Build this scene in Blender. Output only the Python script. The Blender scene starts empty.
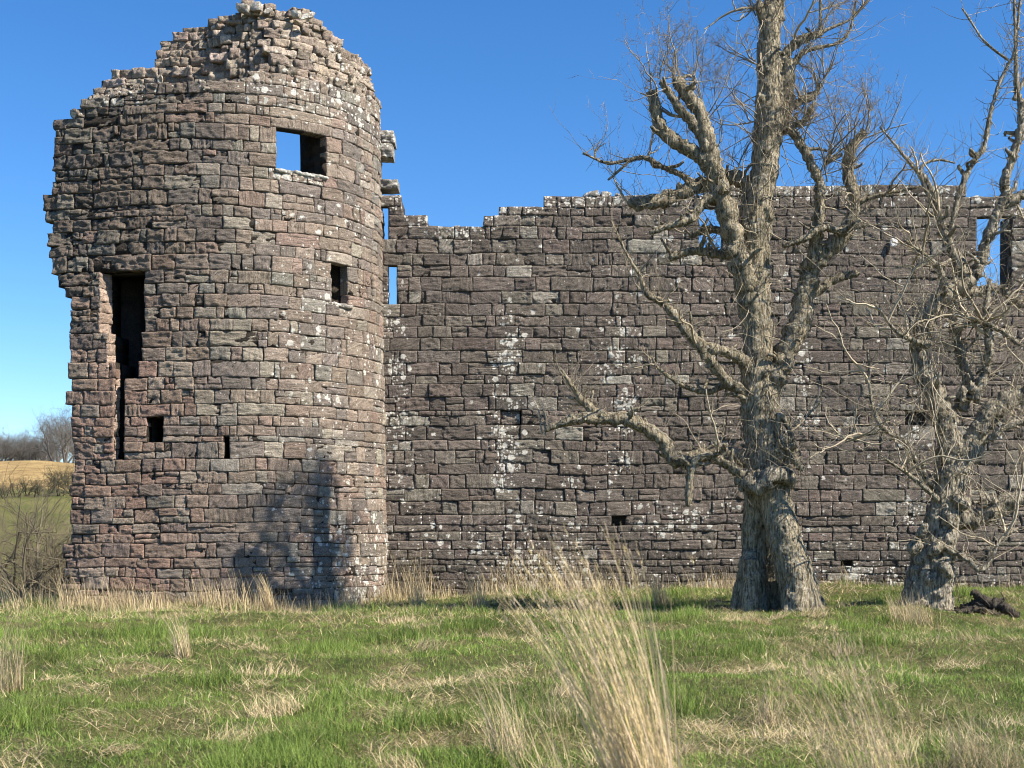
import bpy, math, random
import numpy as np
from mathutils import Vector

R = np.random.default_rng(11)
random.seed(5)
C = bpy.context.scene.collection
scene = bpy.context.scene

# ------------------------------------------------------------------ camera, sky, sun, exposure
F = 1365.0            # focal length in photo pixels
EYE = 1.6
HOR = 527.0           # row of the level line of sight
cam_d = bpy.data.cameras.new('camera')
cam = bpy.data.objects.new('camera', cam_d); C.objects.link(cam)
cam.location = (0, 0, EYE); cam.rotation_euler = (math.radians(90), 0, 0)
cam_d.sensor_width = 36; cam_d.lens = 36 * F / 1024
cam_d.shift_y = (HOR - 384) / 1024
cam_d.clip_end = 6000; cam_d.clip_start = 0.1
cam_d.dof.use_dof = True; cam_d.dof.focus_distance = 29; cam_d.dof.aperture_fstop = 4.0
scene.camera = cam

AZ, EL = math.radians(63.5), math.radians(42.2)
S = Vector((math.sin(AZ) * math.cos(EL), -math.cos(AZ) * math.cos(EL), math.sin(EL)))
w = bpy.data.worlds.new('World'); scene.world = w; w.use_nodes = True
wn = w.node_tree
sky = wn.nodes.new('ShaderNodeTexSky'); sky.sky_type = 'NISHITA'; sky.sun_disc = False
sky.sun_elevation = EL; sky.sun_rotation = math.atan2(S.x, S.y)
sky.air_density = 0.85; sky.dust_density = 0.0; sky.ozone_density = 5.0
bg = wn.nodes['Background']; bg.inputs['Strength'].default_value = 0.092
hs = wn.nodes.new('ShaderNodeHueSaturation'); hs.inputs['Saturation'].default_value = 1.22; hs.inputs['Hue'].default_value = .503
wn.links.new(sky.outputs['Color'], hs.inputs['Color']); wn.links.new(hs.outputs['Color'], bg.inputs['Color'])
sl = bpy.data.lights.new('sun', 'SUN'); sl.energy = 5.0; sl.angle = math.radians(0.5); sl.color = (1.0, 0.91, 0.78)
so = bpy.data.objects.new('sun', sl); C.objects.link(so)
so.rotation_mode = 'QUATERNION'; so.rotation_quaternion = S.to_track_quat('Z', 'Y')
scene.view_settings.view_transform = 'Standard'; scene.view_settings.look = 'None'
scene.view_settings.exposure = 1.06; scene.render.filter_size = 1.0; scene.cycles.filter_width = 1.0; scene.view_settings.gamma = 1.0

# ------------------------------------------------------------------ helpers
def P(px, py, Y):
    return np.array([(px - 512) * Y / F, Y, EYE + (HOR - py) * Y / F])

def hash3(ix, iy, iz, seed):
    n = (ix.astype(np.int64) * 374761393 + iy.astype(np.int64) * 668265263 + iz.astype(np.int64) * 2147483647 + seed * 1274126177) & 0xffffffff
    n = ((n ^ (n >> 13)) * 1274126177) & 0xffffffff
    n = ((n ^ (n >> 16)) * 2246822519) & 0xffffffff
    return ((n ^ (n >> 15)) & 0xffffff) / float(0xffffff)

def vnoise(x, y, z=None, seed=0):
    x = np.asarray(x, float); y = np.asarray(y, float)
    z = np.zeros_like(x) if z is None else np.asarray(z, float) + 0 * x
    fx, fy, fz = np.floor(x), np.floor(y), np.floor(z)
    tx, ty, tz = x - fx, y - fy, z - fz
    tx = tx * tx * (3 - 2 * tx); ty = ty * ty * (3 - 2 * ty); tz = tz * tz * (3 - 2 * tz)
    r = 0
    for a in (0, 1):
        for b in (0, 1):
            for c in (0, 1):
                wgt = (tx if a else 1 - tx) * (ty if b else 1 - ty) * (tz if c else 1 - tz)
                r = r + wgt * hash3(fx + a, fy + b, fz + c, seed)
    return r * 2 - 1

def fbm(x, y, z=None, seed=0, o=3):
    r = 0; a = 1; k = 1
    for i in range(o):
        r = r + a * vnoise(np.asarray(x) * k, np.asarray(y) * k, None if z is None else np.asarray(z) * k, seed + i)
        a *= .5; k *= 2.03
    return r

def sm(a, b, x):
    t = np.clip((np.asarray(x, float) - a) / (b - a), 0, 1)
    return t * t * (3 - 2 * t)

class MB:
    """collects quads and triangles, builds ONE mesh"""
    def __init__(s):
        s.v = []; s.q = []; s.t = []; s.n = 0; s.col = []; s.lich = []; s.bco = []
    def add(s, v, q=None, t=None, col=None, lich=None, bco=None):
        v = np.asarray(v, float).reshape(-1, 3); k = len(v)
        s.v.append(v)
        if q is not None and len(q): s.q.append(np.asarray(q, np.int64) + s.n)
        if t is not None and len(t): s.t.append(np.asarray(t, np.int64) + s.n)
        s.col.append(np.broadcast_to(np.asarray((1, 1, 1) if col is None else col, float), (k, 3)))
        s.lich.append(np.broadcast_to(np.asarray(0. if lich is None else lich, float), (k,)))
        s.bco.append(v if bco is None else bco)
        s.n += k
    def build(s, name, mat, parent=None, smooth=False):
        me = bpy.data.meshes.new(name)
        v = np.concatenate(s.v)
        off = np.zeros(3)
        if parent is not None: off = np.array(parent.location)
        v = v - off
        q = np.concatenate(s.q) if s.q else np.zeros((0, 4), np.int64)
        t = np.concatenate(s.t) if s.t else np.zeros((0, 3), np.int64)
        loops = np.concatenate([q.ravel(), t.ravel()]).astype(np.int32)
        starts = np.concatenate([np.arange(len(q)) * 4, len(q) * 4 + np.arange(len(t)) * 3]).astype(np.int32)
        me.vertices.add(len(v)); me.vertices.foreach_set('co', v.astype(np.float32).ravel())
        me.loops.add(len(loops)); me.loops.foreach_set('vertex_index', loops)
        me.polygons.add(len(starts)); me.polygons.foreach_set('loop_start', starts)
        me.update(calc_edges=True)
        a = me.attributes.new('Col', 'FLOAT_COLOR', 'POINT')
        c4 = np.ones((len(v), 4), np.float32); c4[:, :3] = np.concatenate(s.col); a.data.foreach_set('color', c4.ravel())
        l = np.concatenate(s.lich)
        if l.any():
            a = me.attributes.new('lichen', 'FLOAT', 'POINT'); a.data.foreach_set('value', l.astype(np.float32))
        b = np.concatenate(s.bco)
        if not (b is None):
            a = me.attributes.new('bco', 'FLOAT_VECTOR', 'POINT'); a.data.foreach_set('vector', b.astype(np.float32).ravel())
        if smooth: me.polygons.foreach_set('use_smooth', np.ones(len(starts), bool))
        me.materials.append(mat)
        o = bpy.data.objects.new(name, me); C.objects.link(o)
        if parent is not None: o.parent = parent
        return o

def thing(name, label, cat, loc=(0, 0, 0), group=None):
    o = bpy.data.objects.new(name, None); C.objects.link(o); o.location = tuple(float(a) for a in loc)
    o['label'] = label; o['category'] = cat
    if group: o['group'] = group
    return o

def tag(o, label, cat, group=None, kind=None):
    o['label'] = label; o['category'] = cat
    if group: o['group'] = group
    if kind: o['kind'] = kind
    return o

# ------------------------------------------------------------------ materials
def newmat(name):
    m = bpy.data.materials.new(name); m.use_nodes = True
    nt = m.node_tree; b = nt.nodes['Principled BSDF']
    return m, nt, b
def N(nt, t, **k):
    n = nt.nodes.new(t)
    for a, v in k.items(): setattr(n, a, v)
    return n
def math_(nt, op, a, b=None, c=None):
    n = N(nt, 'ShaderNodeMath', operation=op)
    for i, x in enumerate((a, b, c)):
        if x is None: continue
        if isinstance(x, (int, float)): n.inputs[i].default_value = x
        else: nt.links.new(x, n.inputs[i])
    return n.outputs[0]
def mix(nt, fac, a, b, blend='MIX'):
    n = N(nt, 'ShaderNodeMix', data_type='RGBA', blend_type=blend)
    for s_, x in ((n.inputs[0], fac), (n.inputs[6], a), (n.inputs[7], b)):
        if isinstance(x, (int, float)): s_.default_value = x
        elif isinstance(x, tuple): s_.default_value = (*x, 1)
        else: nt.links.new(x, s_)
    return n.outputs[2]
def maprange(nt, x, a, b, c=0., d=1.):
    n = N(nt, 'ShaderNodeMapRange'); nt.links.new(x, n.inputs[0])
    for i, v in enumerate((a, b, c, d)): n.inputs[i + 1].default_value = v
    return n.outputs[0]
def noise(nt, vec, scale, detail=3, rough=.6):
    n = N(nt, 'ShaderNodeTexNoise'); n.inputs['Scale'].default_value = scale
    n.inputs['Detail'].default_value = detail; n.inputs['Roughness'].default_value = rough
    if vec is not None: nt.links.new(vec, n.inputs['Vector'])
    return n
def vscale(nt, vec, s3):
    n = N(nt, 'ShaderNodeVectorMath', operation='MULTIPLY'); nt.links.new(vec, n.inputs[0]); n.inputs[1].default_value = s3
    return n.outputs[0]

def stone_material():
    m, nt, b = newmat('weathered_sandstone')
    col = N(nt, 'ShaderNodeAttribute', attribute_name='Col').outputs['Color']
    lich = N(nt, 'ShaderNodeAttribute', attribute_name='lichen').outputs['Fac']
    bco = N(nt, 'ShaderNodeAttribute', attribute_name='bco').outputs['Vector']
    geo = N(nt, 'ShaderNodeNewGeometry').outputs['Position']
    stn = noise(nt, vscale(nt, bco, (2.5, 15, 3)), 1.0, 6, .72); stn.inputs['Distortion'].default_value = .6; st = stn.outputs['Fac']
    fine = noise(nt, geo, 38, 4, .7).outputs['Fac']
    mid = noise(nt, geo, 5.5, 5, .7).outputs['Fac']
    c = mix(nt, 1.0, col, maprange(nt, fine, .3, .7, .5, 1.45), 'MULTIPLY')
    c = mix(nt, 1.0, c, maprange(nt, st, .32, .68, .62, 1.34), 'MULTIPLY')
    dark = maprange(nt, mid, .56, .72)
    c = mix(nt, math_(nt, 'MULTIPLY', dark, .55), c, (.045, .040, .038))
    pale = maprange(nt, noise(nt, geo, 9, 5, .75).outputs['Fac'], .56, .7)
    c = mix(nt, math_(nt, 'MULTIPLY', pale, math_(nt, 'MULTIPLY', maprange(nt, lich, 0.05, .6), .6)), c, (.38, .36, .30))
    # crusty white lichen spots
    def spots(scale, k, lo):
        wob = noise(nt, geo, scale * 2.2, 3, .6)
        vm = N(nt, 'ShaderNodeVectorMath', operation='MULTIPLY_ADD'); nt.links.new(wob.outputs['Color'], vm.inputs[0])
        vm.inputs[1].default_value = (.14 * 5 / scale,) * 3; nt.links.new(geo, vm.inputs[2])
        v = N(nt, 'ShaderNodeTexVoronoi'); v.inputs['Scale'].default_value = scale; nt.links.new(vm.outputs[0], v.inputs['Vector'])
        sep = N(nt, 'ShaderNodeSeparateColor'); nt.links.new(v.outputs['Color'], sep.inputs[0])
        on = maprange(nt, math_(nt, 'SUBTRACT', math_(nt, 'ADD', lich, 0.), sep.outputs[0]), lo, lo + .35)
        rad = math_(nt, 'MULTIPLY', on, k)
        return maprange(nt, math_(nt, 'SUBTRACT', rad, v.outputs['Distance']), 0., .10)
    s1 = spots(5.5, .47, -.05); s2 = spots(15.0, .50, .0)
    sp = math_(nt, 'MAXIMUM', s1, s2)
    lc = mix(nt, noise(nt, geo, 14, 3).outputs['Fac'], (.48, .46, .40), (.78, .77, .71))
    c = mix(nt, math_(nt, 'MULTIPLY', sp, .9), c, lc)
    nt.links.new(c, b.inputs['Base Color'])
    b.inputs['Roughness'].default_value = .95; b.inputs['Specular IOR Level'].default_value = .15
    h = math_(nt, 'ADD', math_(nt, 'MULTIPLY', st, .8), math_(nt, 'MULTIPLY', fine, .55))
    bp = N(nt, 'ShaderNodeBump'); bp.inputs['Strength'].default_value = 1.0; bp.inputs['Distance'].default_value = .07
    nt.links.new(h, bp.inputs['Height']); nt.links.new(bp.outputs[0], b.inputs['Normal'])
    return m
STONE = stone_material()

def bark_material(name, pale, dark, moss=.25, white=.0):
    m, nt, b = newmat(name)
    geo = N(nt, 'ShaderNodeNewGeometry').outputs['Position']
    f = noise(nt, vscale(nt, geo, (26, 26, 4.5)), 1.0, 5, .7).outputs['Fac']
    f2 = noise(nt, vscale(nt, geo, (9, 9, 1.6)), 1.0, 5, .7).outputs['Fac']
    n2 = noise(nt, geo, 3.2, 4, .65).outputs['Fac']
    n3 = noise(nt, geo, 11, 4, .7).outputs['Fac']
    c = mix(nt, maprange(nt, f, .36, .60), dark, pale)
    c = mix(nt, math_(nt, 'MULTIPLY', maprange(nt, f2, .52, .38), .65), c, dark)
    c = mix(nt, math_(nt, 'MULTIPLY', maprange(nt, n2, .5, .7), moss), c, (.10, .10, .035))
    c = mix(nt, math_(nt, 'MULTIPLY', maprange(nt, n3, .54, .64), white), c, (.48, .46, .40))
    nt.links.new(c, b.inputs['Base Color']); b.inputs['Roughness'].default_value = .9; b.inputs['Specular IOR Level'].default_value = .2
    bp = N(nt, 'ShaderNodeBump'); bp.inputs['Strength'].default_value = 1.0; bp.inputs['Distance'].default_value = .075
    nt.links.new(math_(nt, 'ADD', math_(nt, 'MULTIPLY', f2, 1.6), math_(nt, 'ADD', f, math_(nt, 'MULTIPLY', n3, .6))), bp.inputs['Height']); nt.links.new(bp.outputs[0], b.inputs['Normal'])
    return m
BARK = bark_material('sycamore_bark', (.50, .43, .30), (.055, .046, .031), .22, .55)
BARK2 = bark_material('pale_bark', (.52, .46, .345), (.06, .05, .036), .2, .55)
DEADWOOD = bark_material('dead_wood', (.13, .11, .085), (.03, .026, .02), .1, .1)

def attr_mat(name, rough=.7, transl=.0, spec=.3):
    m, nt, b = newmat(name)
    col = N(nt, 'ShaderNodeAttribute', attribute_name='Col').outputs['Color']
    nt.links.new(col, b.inputs['Base Color']); b.inputs['Roughness'].default_value = rough; b.inputs['Specular IOR Level'].default_value = spec
    if transl:
        t = N(nt, 'ShaderNodeBsdfTranslucent'); nt.links.new(col, t.inputs['Color'])
        mx = N(nt, 'ShaderNodeMixShader'); mx.inputs[0].default_value = transl
        nt.links.new(b.outputs[0], mx.inputs[1]); nt.links.new(t.outputs[0], mx.inputs[2])
        nt.links.new(mx.outputs[0], nt.nodes['Material Output'].inputs['Surface'])
    return m
GRASS = attr_mat('grass_blade', .6, .3, .25)
STRAW = attr_mat('dry_grass_blade', .75, .25, .2)
TWIG = attr_mat('twig_bark', .85, 0, .15)

def ground_material():
    m, nt, b = newmat('turf')
    geo = N(nt, 'ShaderNodeNewGeometry').outputs['Position']
    sep = N(nt, 'ShaderNodeSeparateXYZ'); nt.links.new(geo, sep.inputs[0])
    n1 = noise(nt, geo, .9, 5, .7).outputs['Fac']; n2 = noise(nt, geo, 14, 4, .7).outputs['Fac']; n3 = noise(nt, geo, .06, 5, .65).outputs['Fac']
    near = mix(nt, maprange(nt, n1, .35, .65), (.045, .066, .018), (.16, .135, .065))
    near = mix(nt, 1.0, near, maprange(nt, n2, .3, .7, .5, 1.3), 'MULTIPLY')
    far = mix(nt, maprange(nt, noise(nt, geo, .22, 6, .7).outputs['Fac'], .38, .62), (.085, .10, .028), (.17, .155, .06))
    yel = mix(nt, maprange(nt, noise(nt, vscale(nt, geo, (.25, .5, .3)), 1, 6, .75).outputs['Fac'], .36, .64), (.20, .13, .055), (.42, .31, .14))
    yy = math_(nt, 'ADD', sep.outputs[1], math_(nt, 'MULTIPLY', n3, 14))
    far = mix(nt, maprange(nt, yy, 152, 155), far, yel)
    c = mix(nt, maprange(nt, sep.outputs[1], 38, 55), near, far)
    nt.links.new(c, b.inputs['Base Color']); b.inputs['Roughness'].default_value = 1; b.inputs['Specular IOR Level'].default_value = .1
    bp = N(nt, 'ShaderNodeBump'); bp.inputs['Strength'].default_value = .8; bp.inputs['Distance'].default_value = .15
    nt.links.new(noise(nt, geo, 3, 6, .75).outputs['Fac'], bp.inputs['Height']); nt.links.new(bp.outputs[0], b.inputs['Normal'])
    return m

# ------------------------------------------------------------------ ground
def gz(X, Y):
    X = np.asarray(X, float); Y = np.asarray(Y, float)
    z = -.16 * sm(22, 28, Y) * sm(2, -5, X) + .20 * sm(-2, 8, X) * sm(19, 31, Y)
    lump = sm(4, 9, Y) * (1 - sm(34, 60, Y))
    z = z + lump * (.085 * fbm(X * .45, Y * .45, seed=3) + .05 * fbm(X * 1.7, Y * 1.7, seed=8, o=2))
    z = z - 6.0 * sm(30.6, 62, Y)
    z = z + 18.5 * sm(55, 215, Y) * (1 + .08 * vnoise(X * .02, Y * .02, seed=5)) + .5 * fbm(X * .06, Y * .06, seed=9) * sm(50, 90, Y)
    return z

def grid_sheet(xs, ys):
    gx, gy = np.meshgrid(xs, ys); nx, ny = len(xs), len(ys)
    v = np.stack([gx, gy, gz(gx, gy)], -1).reshape(-1, 3)
    i = np.arange(nx - 1)[None] + np.arange(ny - 1)[:, None] * nx
    q = np.stack([i, i + 1, i + 1 + nx, i + nx], -1).reshape(-1, 4)
    return v, q
xs = np.concatenate([np.linspace(-3000, -80, 24), np.linspace(-76, -18, 40), np.linspace(-17, 17, 180), np.linspace(18, 76, 40), np.linspace(80, 3000, 24)])
ys = np.concatenate([np.linspace(-60, 1, 20), np.linspace(1.2, 36, 220), np.linspace(36.5, 240, 200), np.geomspace(243, 4000, 20)])
g = MB(); v, q = grid_sheet(xs, ys); g.add(v, q)
gob = g.build('ground', ground_material(), smooth=True); gob['kind'] = 'structure'

# ------------------------------------------------------------------ masonry
Y0 = 29.3                         # nearest point of the tower
def tower_plan():
    r1 = 3.24; r2 = 620 * Y0 / F
    cx = (215 - 512) * Y0 / F
    pts = []
    for a in np.linspace(-math.radians(18.5), 0, 200)[:-1]:
        pts.append((cx + r2 * math.sin(a), Y0 + r2 * (1 - math.cos(a)), math.sin(a), -math.cos(a)))
    for a in np.linspace(0, math.radians(102), 500):
        pts.append((cx + r1 * math.sin(a), Y0 + r1 * (1 - math.cos(a)), math.sin(a), -math.cos(a)))
    p = np.array(pts)
    s = np.concatenate([[0], np.cumsum(np.hypot(np.diff(p[:, 0]), np.diff(p[:, 1])))])
    return s, p
TS, TP = tower_plan()
def wob(u, v): return .030 * vnoise(u * .55, v * .5 + 9, seed=77) + .012 * vnoise(u * 2.1, v * 1.2, seed=78)
def batter(v): return .016 * (11.0 - v)
def tower_surf(u, v, d):
    X = np.interp(u, TS, TP[:, 0]); Y = np.interp(u, TS, TP[:, 1]); nx = np.interp(u, TS, TP[:, 2]); ny = np.interp(u, TS, TP[:, 3])
    d = d + batter(v) + .035 * vnoise(np.asarray(u) * .7, np.asarray(v) * .7, seed=79)
    return np.stack([X + nx * d, Y + ny * d, v + wob(u, v + 0 * X)], -1)
LIMB = int(np.argmax(512 + F * TP[:, 0] / TP[:, 1]))
T_PX = 512 + F * TP[:, 0] / TP[:, 1]
def t_u(px): return float(np.interp(px, T_PX[:LIMB], TS[:LIMB]))
def t_z(px, py):
    Y = np.interp(t_u(px), TS, TP[:, 1]); return EYE + (HOR - py) * Y / F
YW = 32.4
def wall_surf(u, v, d):
    u = np.asarray(u, float)
    return np.stack([u, YW - d + .03 * vnoise(u * .6, v + 0 * u, seed=80), v + wob(u, v + 0 * u)], -1)
def w_u(px): return (px - 512) * YW / F
def w_z(py): return EYE + (HOR - py) * YW / F

def block(mb, surf, u0, u1, v0, v1, col, lich, d0=0., rough=1., depth=.24, cell=.0235, skew=0.):
    g_ = .003
    u0 += g_; u1 -= g_; v0 += g_ * .8; v1 -= g_ * .8
    wd, ht = u1 - u0, v1 - v0
    if wd < .03 or ht < .03: return
    nx = max(3, int(round(wd / cell)) + 1); ny = max(3, int(round(ht / cell)) + 1)
    a = np.linspace(0, 1, nx); b = np.linspace(0, 1, ny)
    A, B = np.meshgrid(a, b)
    so = R.random() * 1000
    eb = R.uniform(-.012, .012, 8) * min(1.6, 1 + rough * .3)
    U = u0 + wd * A + (1 - A) * (eb[0] * (1 - B) + eb[1] * B) + A * (eb[2] * (1 - B) + eb[3] * B)
    V = v0 + ht * B + (1 - B) * (eb[4] * (1 - A) + eb[5] * A) * .8 + B * (eb[6] * (1 - A) + eb[7] * A) * .8
    # wavering arrises
    U = U + .008 * rough * vnoise(V * 14 + so, U * 3, seed=2) * (np.abs(A - .5) > .4)
    V = V + .007 * rough * vnoise(U * 14 + so, V * 3, seed=4) * (np.abs(B - .5) > .35)
    x, y = A * wd, B * ht
    ang = R.choice([0, 0, 0, R.uniform(-.6, .6), math.pi / 2, R.uniform(.5, 1.1)]) 
    xr = x * math.cos(ang) + y * math.sin(ang); yr = -x * math.sin(ang) + y * math.cos(ang)
    e = np.minimum(np.minimum(x, wd - x), np.minimum(y, ht - y))
    tilt = R.normal(0, .05 * rough, 2)
    st = R.uniform(.3, 1.3) * rough
    d = d0 + tilt[0] * (x - wd / 2) + tilt[1] * (y - ht / 2)
    d = d + .019 * rough * fbm(x * 8 + so, y * 11 + so, seed=6, o=3) + .010 * (.7 - np.abs(fbm(x * 13 + so, y * 17, seed=7, o=2)))
    rg = fbm(xr * 3 + so, yr * 17 + so, seed=12, o=2); d = d + .030 * st * (.5 - np.abs(rg)) 
    if R.random() < .55:            # tooling grooves
        ta = R.choice([R.uniform(-.9, -.3), R.uniform(.3, .9), math.pi / 2 + R.uniform(-.2, .2), R.uniform(-.15, .15)])
        gq = -x * math.sin(ta) + y * math.cos(ta); gp_ = x * math.cos(ta) + y * math.sin(ta)
        d = d - R.uniform(.006, .016) * np.clip(1 - np.abs(vnoise(gp_ * 2.2 + so, gq * 13 + so, seed=17)) * 3.2, 0, 1)
    d = d - R.uniform(.004, .020) * np.exp(-e / R.uniform(.006, .012)) - .026 * rough * sm(.1, .7, vnoise(x * 9 + so, y * 9, seed=33)) * np.exp(-e / .05)
    if R.random() < .12 * rough: d = d - .02 * sm(.0, .5, vnoise(x * 5 + so, y * 5, seed=31))
    front = surf(U, V, d).reshape(-1, 3)
    idx = np.arange(nx * ny).reshape(ny, nx)
    q = np.stack([idx[:-1, :-1], idx[:-1, 1:], idx[1:, 1:], idx[1:, :-1]], -1).reshape(-1, 4)
    ring = np.concatenate([idx[0, :-1], idx[:-1, -1], idx[-1, :0:-1], idx[:0:-1, 0]])
    Ur, Vr = U.ravel()[ring], V.ravel()[ring]
    mids = surf(Ur, Vr, np.full(len(ring), d0 - .05)); back = surf(Ur, Vr, np.full(len(ring), d0 - depth))
    n0 = nx * ny; k = len(ring)
    r1 = np.arange(k) + n0; r2 = r1 + k; nxt = (np.arange(k) + 1) % k
    sq = np.concatenate([np.stack([ring, r1, r1[nxt], ring[nxt]], -1), np.stack([r1, r2, r2[nxt], r1[nxt]], -1)])
    verts = np.concatenate([front, mids, back])
    if callable(lich):
        lv = lich(U, V).ravel(); lich = np.concatenate([lv, lv[ring], lv[ring]])
    bc = np.stack([np.concatenate([xr.ravel(), xr.ravel()[ring], xr.ravel()[ring]]) + so,
                   np.concatenate([yr.ravel(), yr.ravel()[ring], yr.ravel()[ring]]) + so * .37, np.full(n0 + 2 * k, so)], -1)
    bc[n0 + k:, 1] += depth
    mb.add(verts, np.concatenate([q, sq]), col=col, lich=lich, bco=bc)

def core_prism(mb, surf, a, b, v0, v1, d_front, d_back, col):
    n = max(2, int((b - a) / .25) + 1); u = np.linspace(a, b, n)
    L = [surf(u, np.full(n, z), np.full(n, d)) for z, d in ((v0, d_front), (v1, d_front), (v1, d_back), (v0, d_back))]
    v = np.concatenate(L); i = np.arange(n - 1); q = []
    for k in range(4):
        k2 = (k + 1) % 4
        q.append(np.stack([i + k * n, i + 1 + k * n, i + 1 + k2 * n, i + k2 * n], -1))
    e = np.array([0, n, 2 * n, 3 * n])
    q.append(e[None]); q.append((e + n - 1)[None, ::-1])
    mb.add(v, np.concatenate(q), col=col, bco=v * np.array([1, .3, 1]))

def row_bounds(z0, z1, req, hfun):
    req = sorted(set([z0, z1] + [r for r in req if z0 < r < z1]))
    keep = [req[0]]
    for r in req[1:]:
        if r - keep[-1] > .10: keep.append(r)
    rows = [keep[0]]
    for a, b in zip(keep[:-1], keep[1:]):
        h = hfun((a + b) / 2); n = max(1, int(round((b - a) / h)))
        wts = R.uniform(.78, 1.22, n); c = np.cumsum(wts) / wts.sum()
        rows += [a + (b - a) * t for t in c]
    return rows

def intervals(ok, us):
    out = []; st = None
    for i, o in enumerate(ok):
        if o and st is None: st = us[i]
        if not o and st is not None:
            out.append((st, us[i])); st = None
    if st is not None: out.append((st, us[-1]))
    return [(a, b) for a, b in out if b - a > .06]

def split(a, b, wmean, wsd, forced=()):
    xs = [a]
    while xs[-1] < b - 1e-6:
        wv = float(np.clip(R.lognormal(math.log(wmean), wsd), .14, 1.0))
        nx_ = xs[-1] + wv
        for f0, f1 in forced:
            if xs[-1] < f0 - .12 < nx_ and nx_ > f0: nx_ = f0
            elif abs(xs[-1] - f0) < .13 : nx_ = f1
        if b - nx_ < .16: nx_ = b
        xs.append(min(nx_, b))
    return list(zip(xs[:-1], xs[1:]))

def tower_lichen(u, v):
    px = np.interp(u, TS, np.where(np.arange(len(TS)) <= LIMB, T_PX, 390))
    l = .06 + .27 * sm(200, 330, px) * (1 - .35 * sm(6, 10, v)) + .10 * vnoise(u * .9, v * .9, seed=94) + .25 * sm(10.2, 10.9, v) + .16 * sm(2.5, .5, v) * sm(250, 350, px)
    return l
# ---- tower
def interp_pts(pts, x):
    pts = np.array(pts, float); return np.interp(x, pts[:, 0], pts[:, 1])
T_LEFT = [(0, 53), (125, 53), (191, 53), (195, 44), (216, 44), (219, 51), (229, 51), (231, 48), (250, 48), (262, 51), (275, 55), (286, 61), (290, 64), (300, 70), (384, 70), (388, 67), (402, 67), (406, 71), (543, 71), (548, 62), (640, 60)]
T_TOP = [(40, 127), (62, 121), (70, 117), (84, 101), (96, 94), (130, 91), (165, 85), (215, 81), (250, 78), (300, 81), (340, 87), (375, 97), (385, 110), (400, 112)]
# openings: (px0, py0, px1, py1)
T_OPEN = [(276, 130, 325, 171), (330, 265, 346, 304), (101, 272, 145, 333), (109, 333, 142, 362), (117, 362, 139, 378), (116, 378, 125.5, 459),
          (148, 416, 164, 442), (224.5, 436, 229.5, 456)]
T_OPEN_W = [(t_u(a), t_z((a + c) / 2, d), t_u(c), t_z((a + c) / 2, b)) for a, b, c, d in T_OPEN]
us = np.arange(0, TS[-1], .02)
u_px = 512 + F * np.interp(us, TS, TP[:, 0]) / np.interp(us, TS, TP[:, 1]); u_Y = np.interp(us, TS, TP[:, 1])
u_px_mono = np.where(us <= TS[LIMB], u_px, 385 + (us - TS[LIMB]) * 10)
tower = thing('round_tower', 'tall ruined round-fronted stone tower with ragged rubble top and dark window openings', 'tower', ((225 - 512) * Y0 / F, Y0, 0))
req = [z for o in T_OPEN_W for z in (o[1], o[3])]
rows = row_bounds(-.25, 12.0, req, lambda z: .265 if z > 1.9 else .25)
tb, tc = MB(), MB()
MORTAR = (.085, .072, .060)
def tower_col(px, v):
    t = R.random()
    base = np.array([.262, .212, .170])
    red = sm(250, 60, px) * (1 - sm(3.5, 8, v)) * .9 + .12
    if t < .26 * red + .04: base = np.array([.268, .202, .162])
    elif t < .32: base = np.array([.205, .176, .152])
    elif t < .45: base = np.array([.30, .265, .215])
    elif t > .94: base = np.array([.245, .228, .195])
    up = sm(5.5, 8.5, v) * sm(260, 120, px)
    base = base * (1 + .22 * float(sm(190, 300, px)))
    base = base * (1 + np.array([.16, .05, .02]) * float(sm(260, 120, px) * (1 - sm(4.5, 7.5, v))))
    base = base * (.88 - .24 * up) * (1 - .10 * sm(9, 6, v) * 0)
    return base * R.uniform(.82, 1.16) * (1 + .009 * R.normal(size=3))
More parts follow.
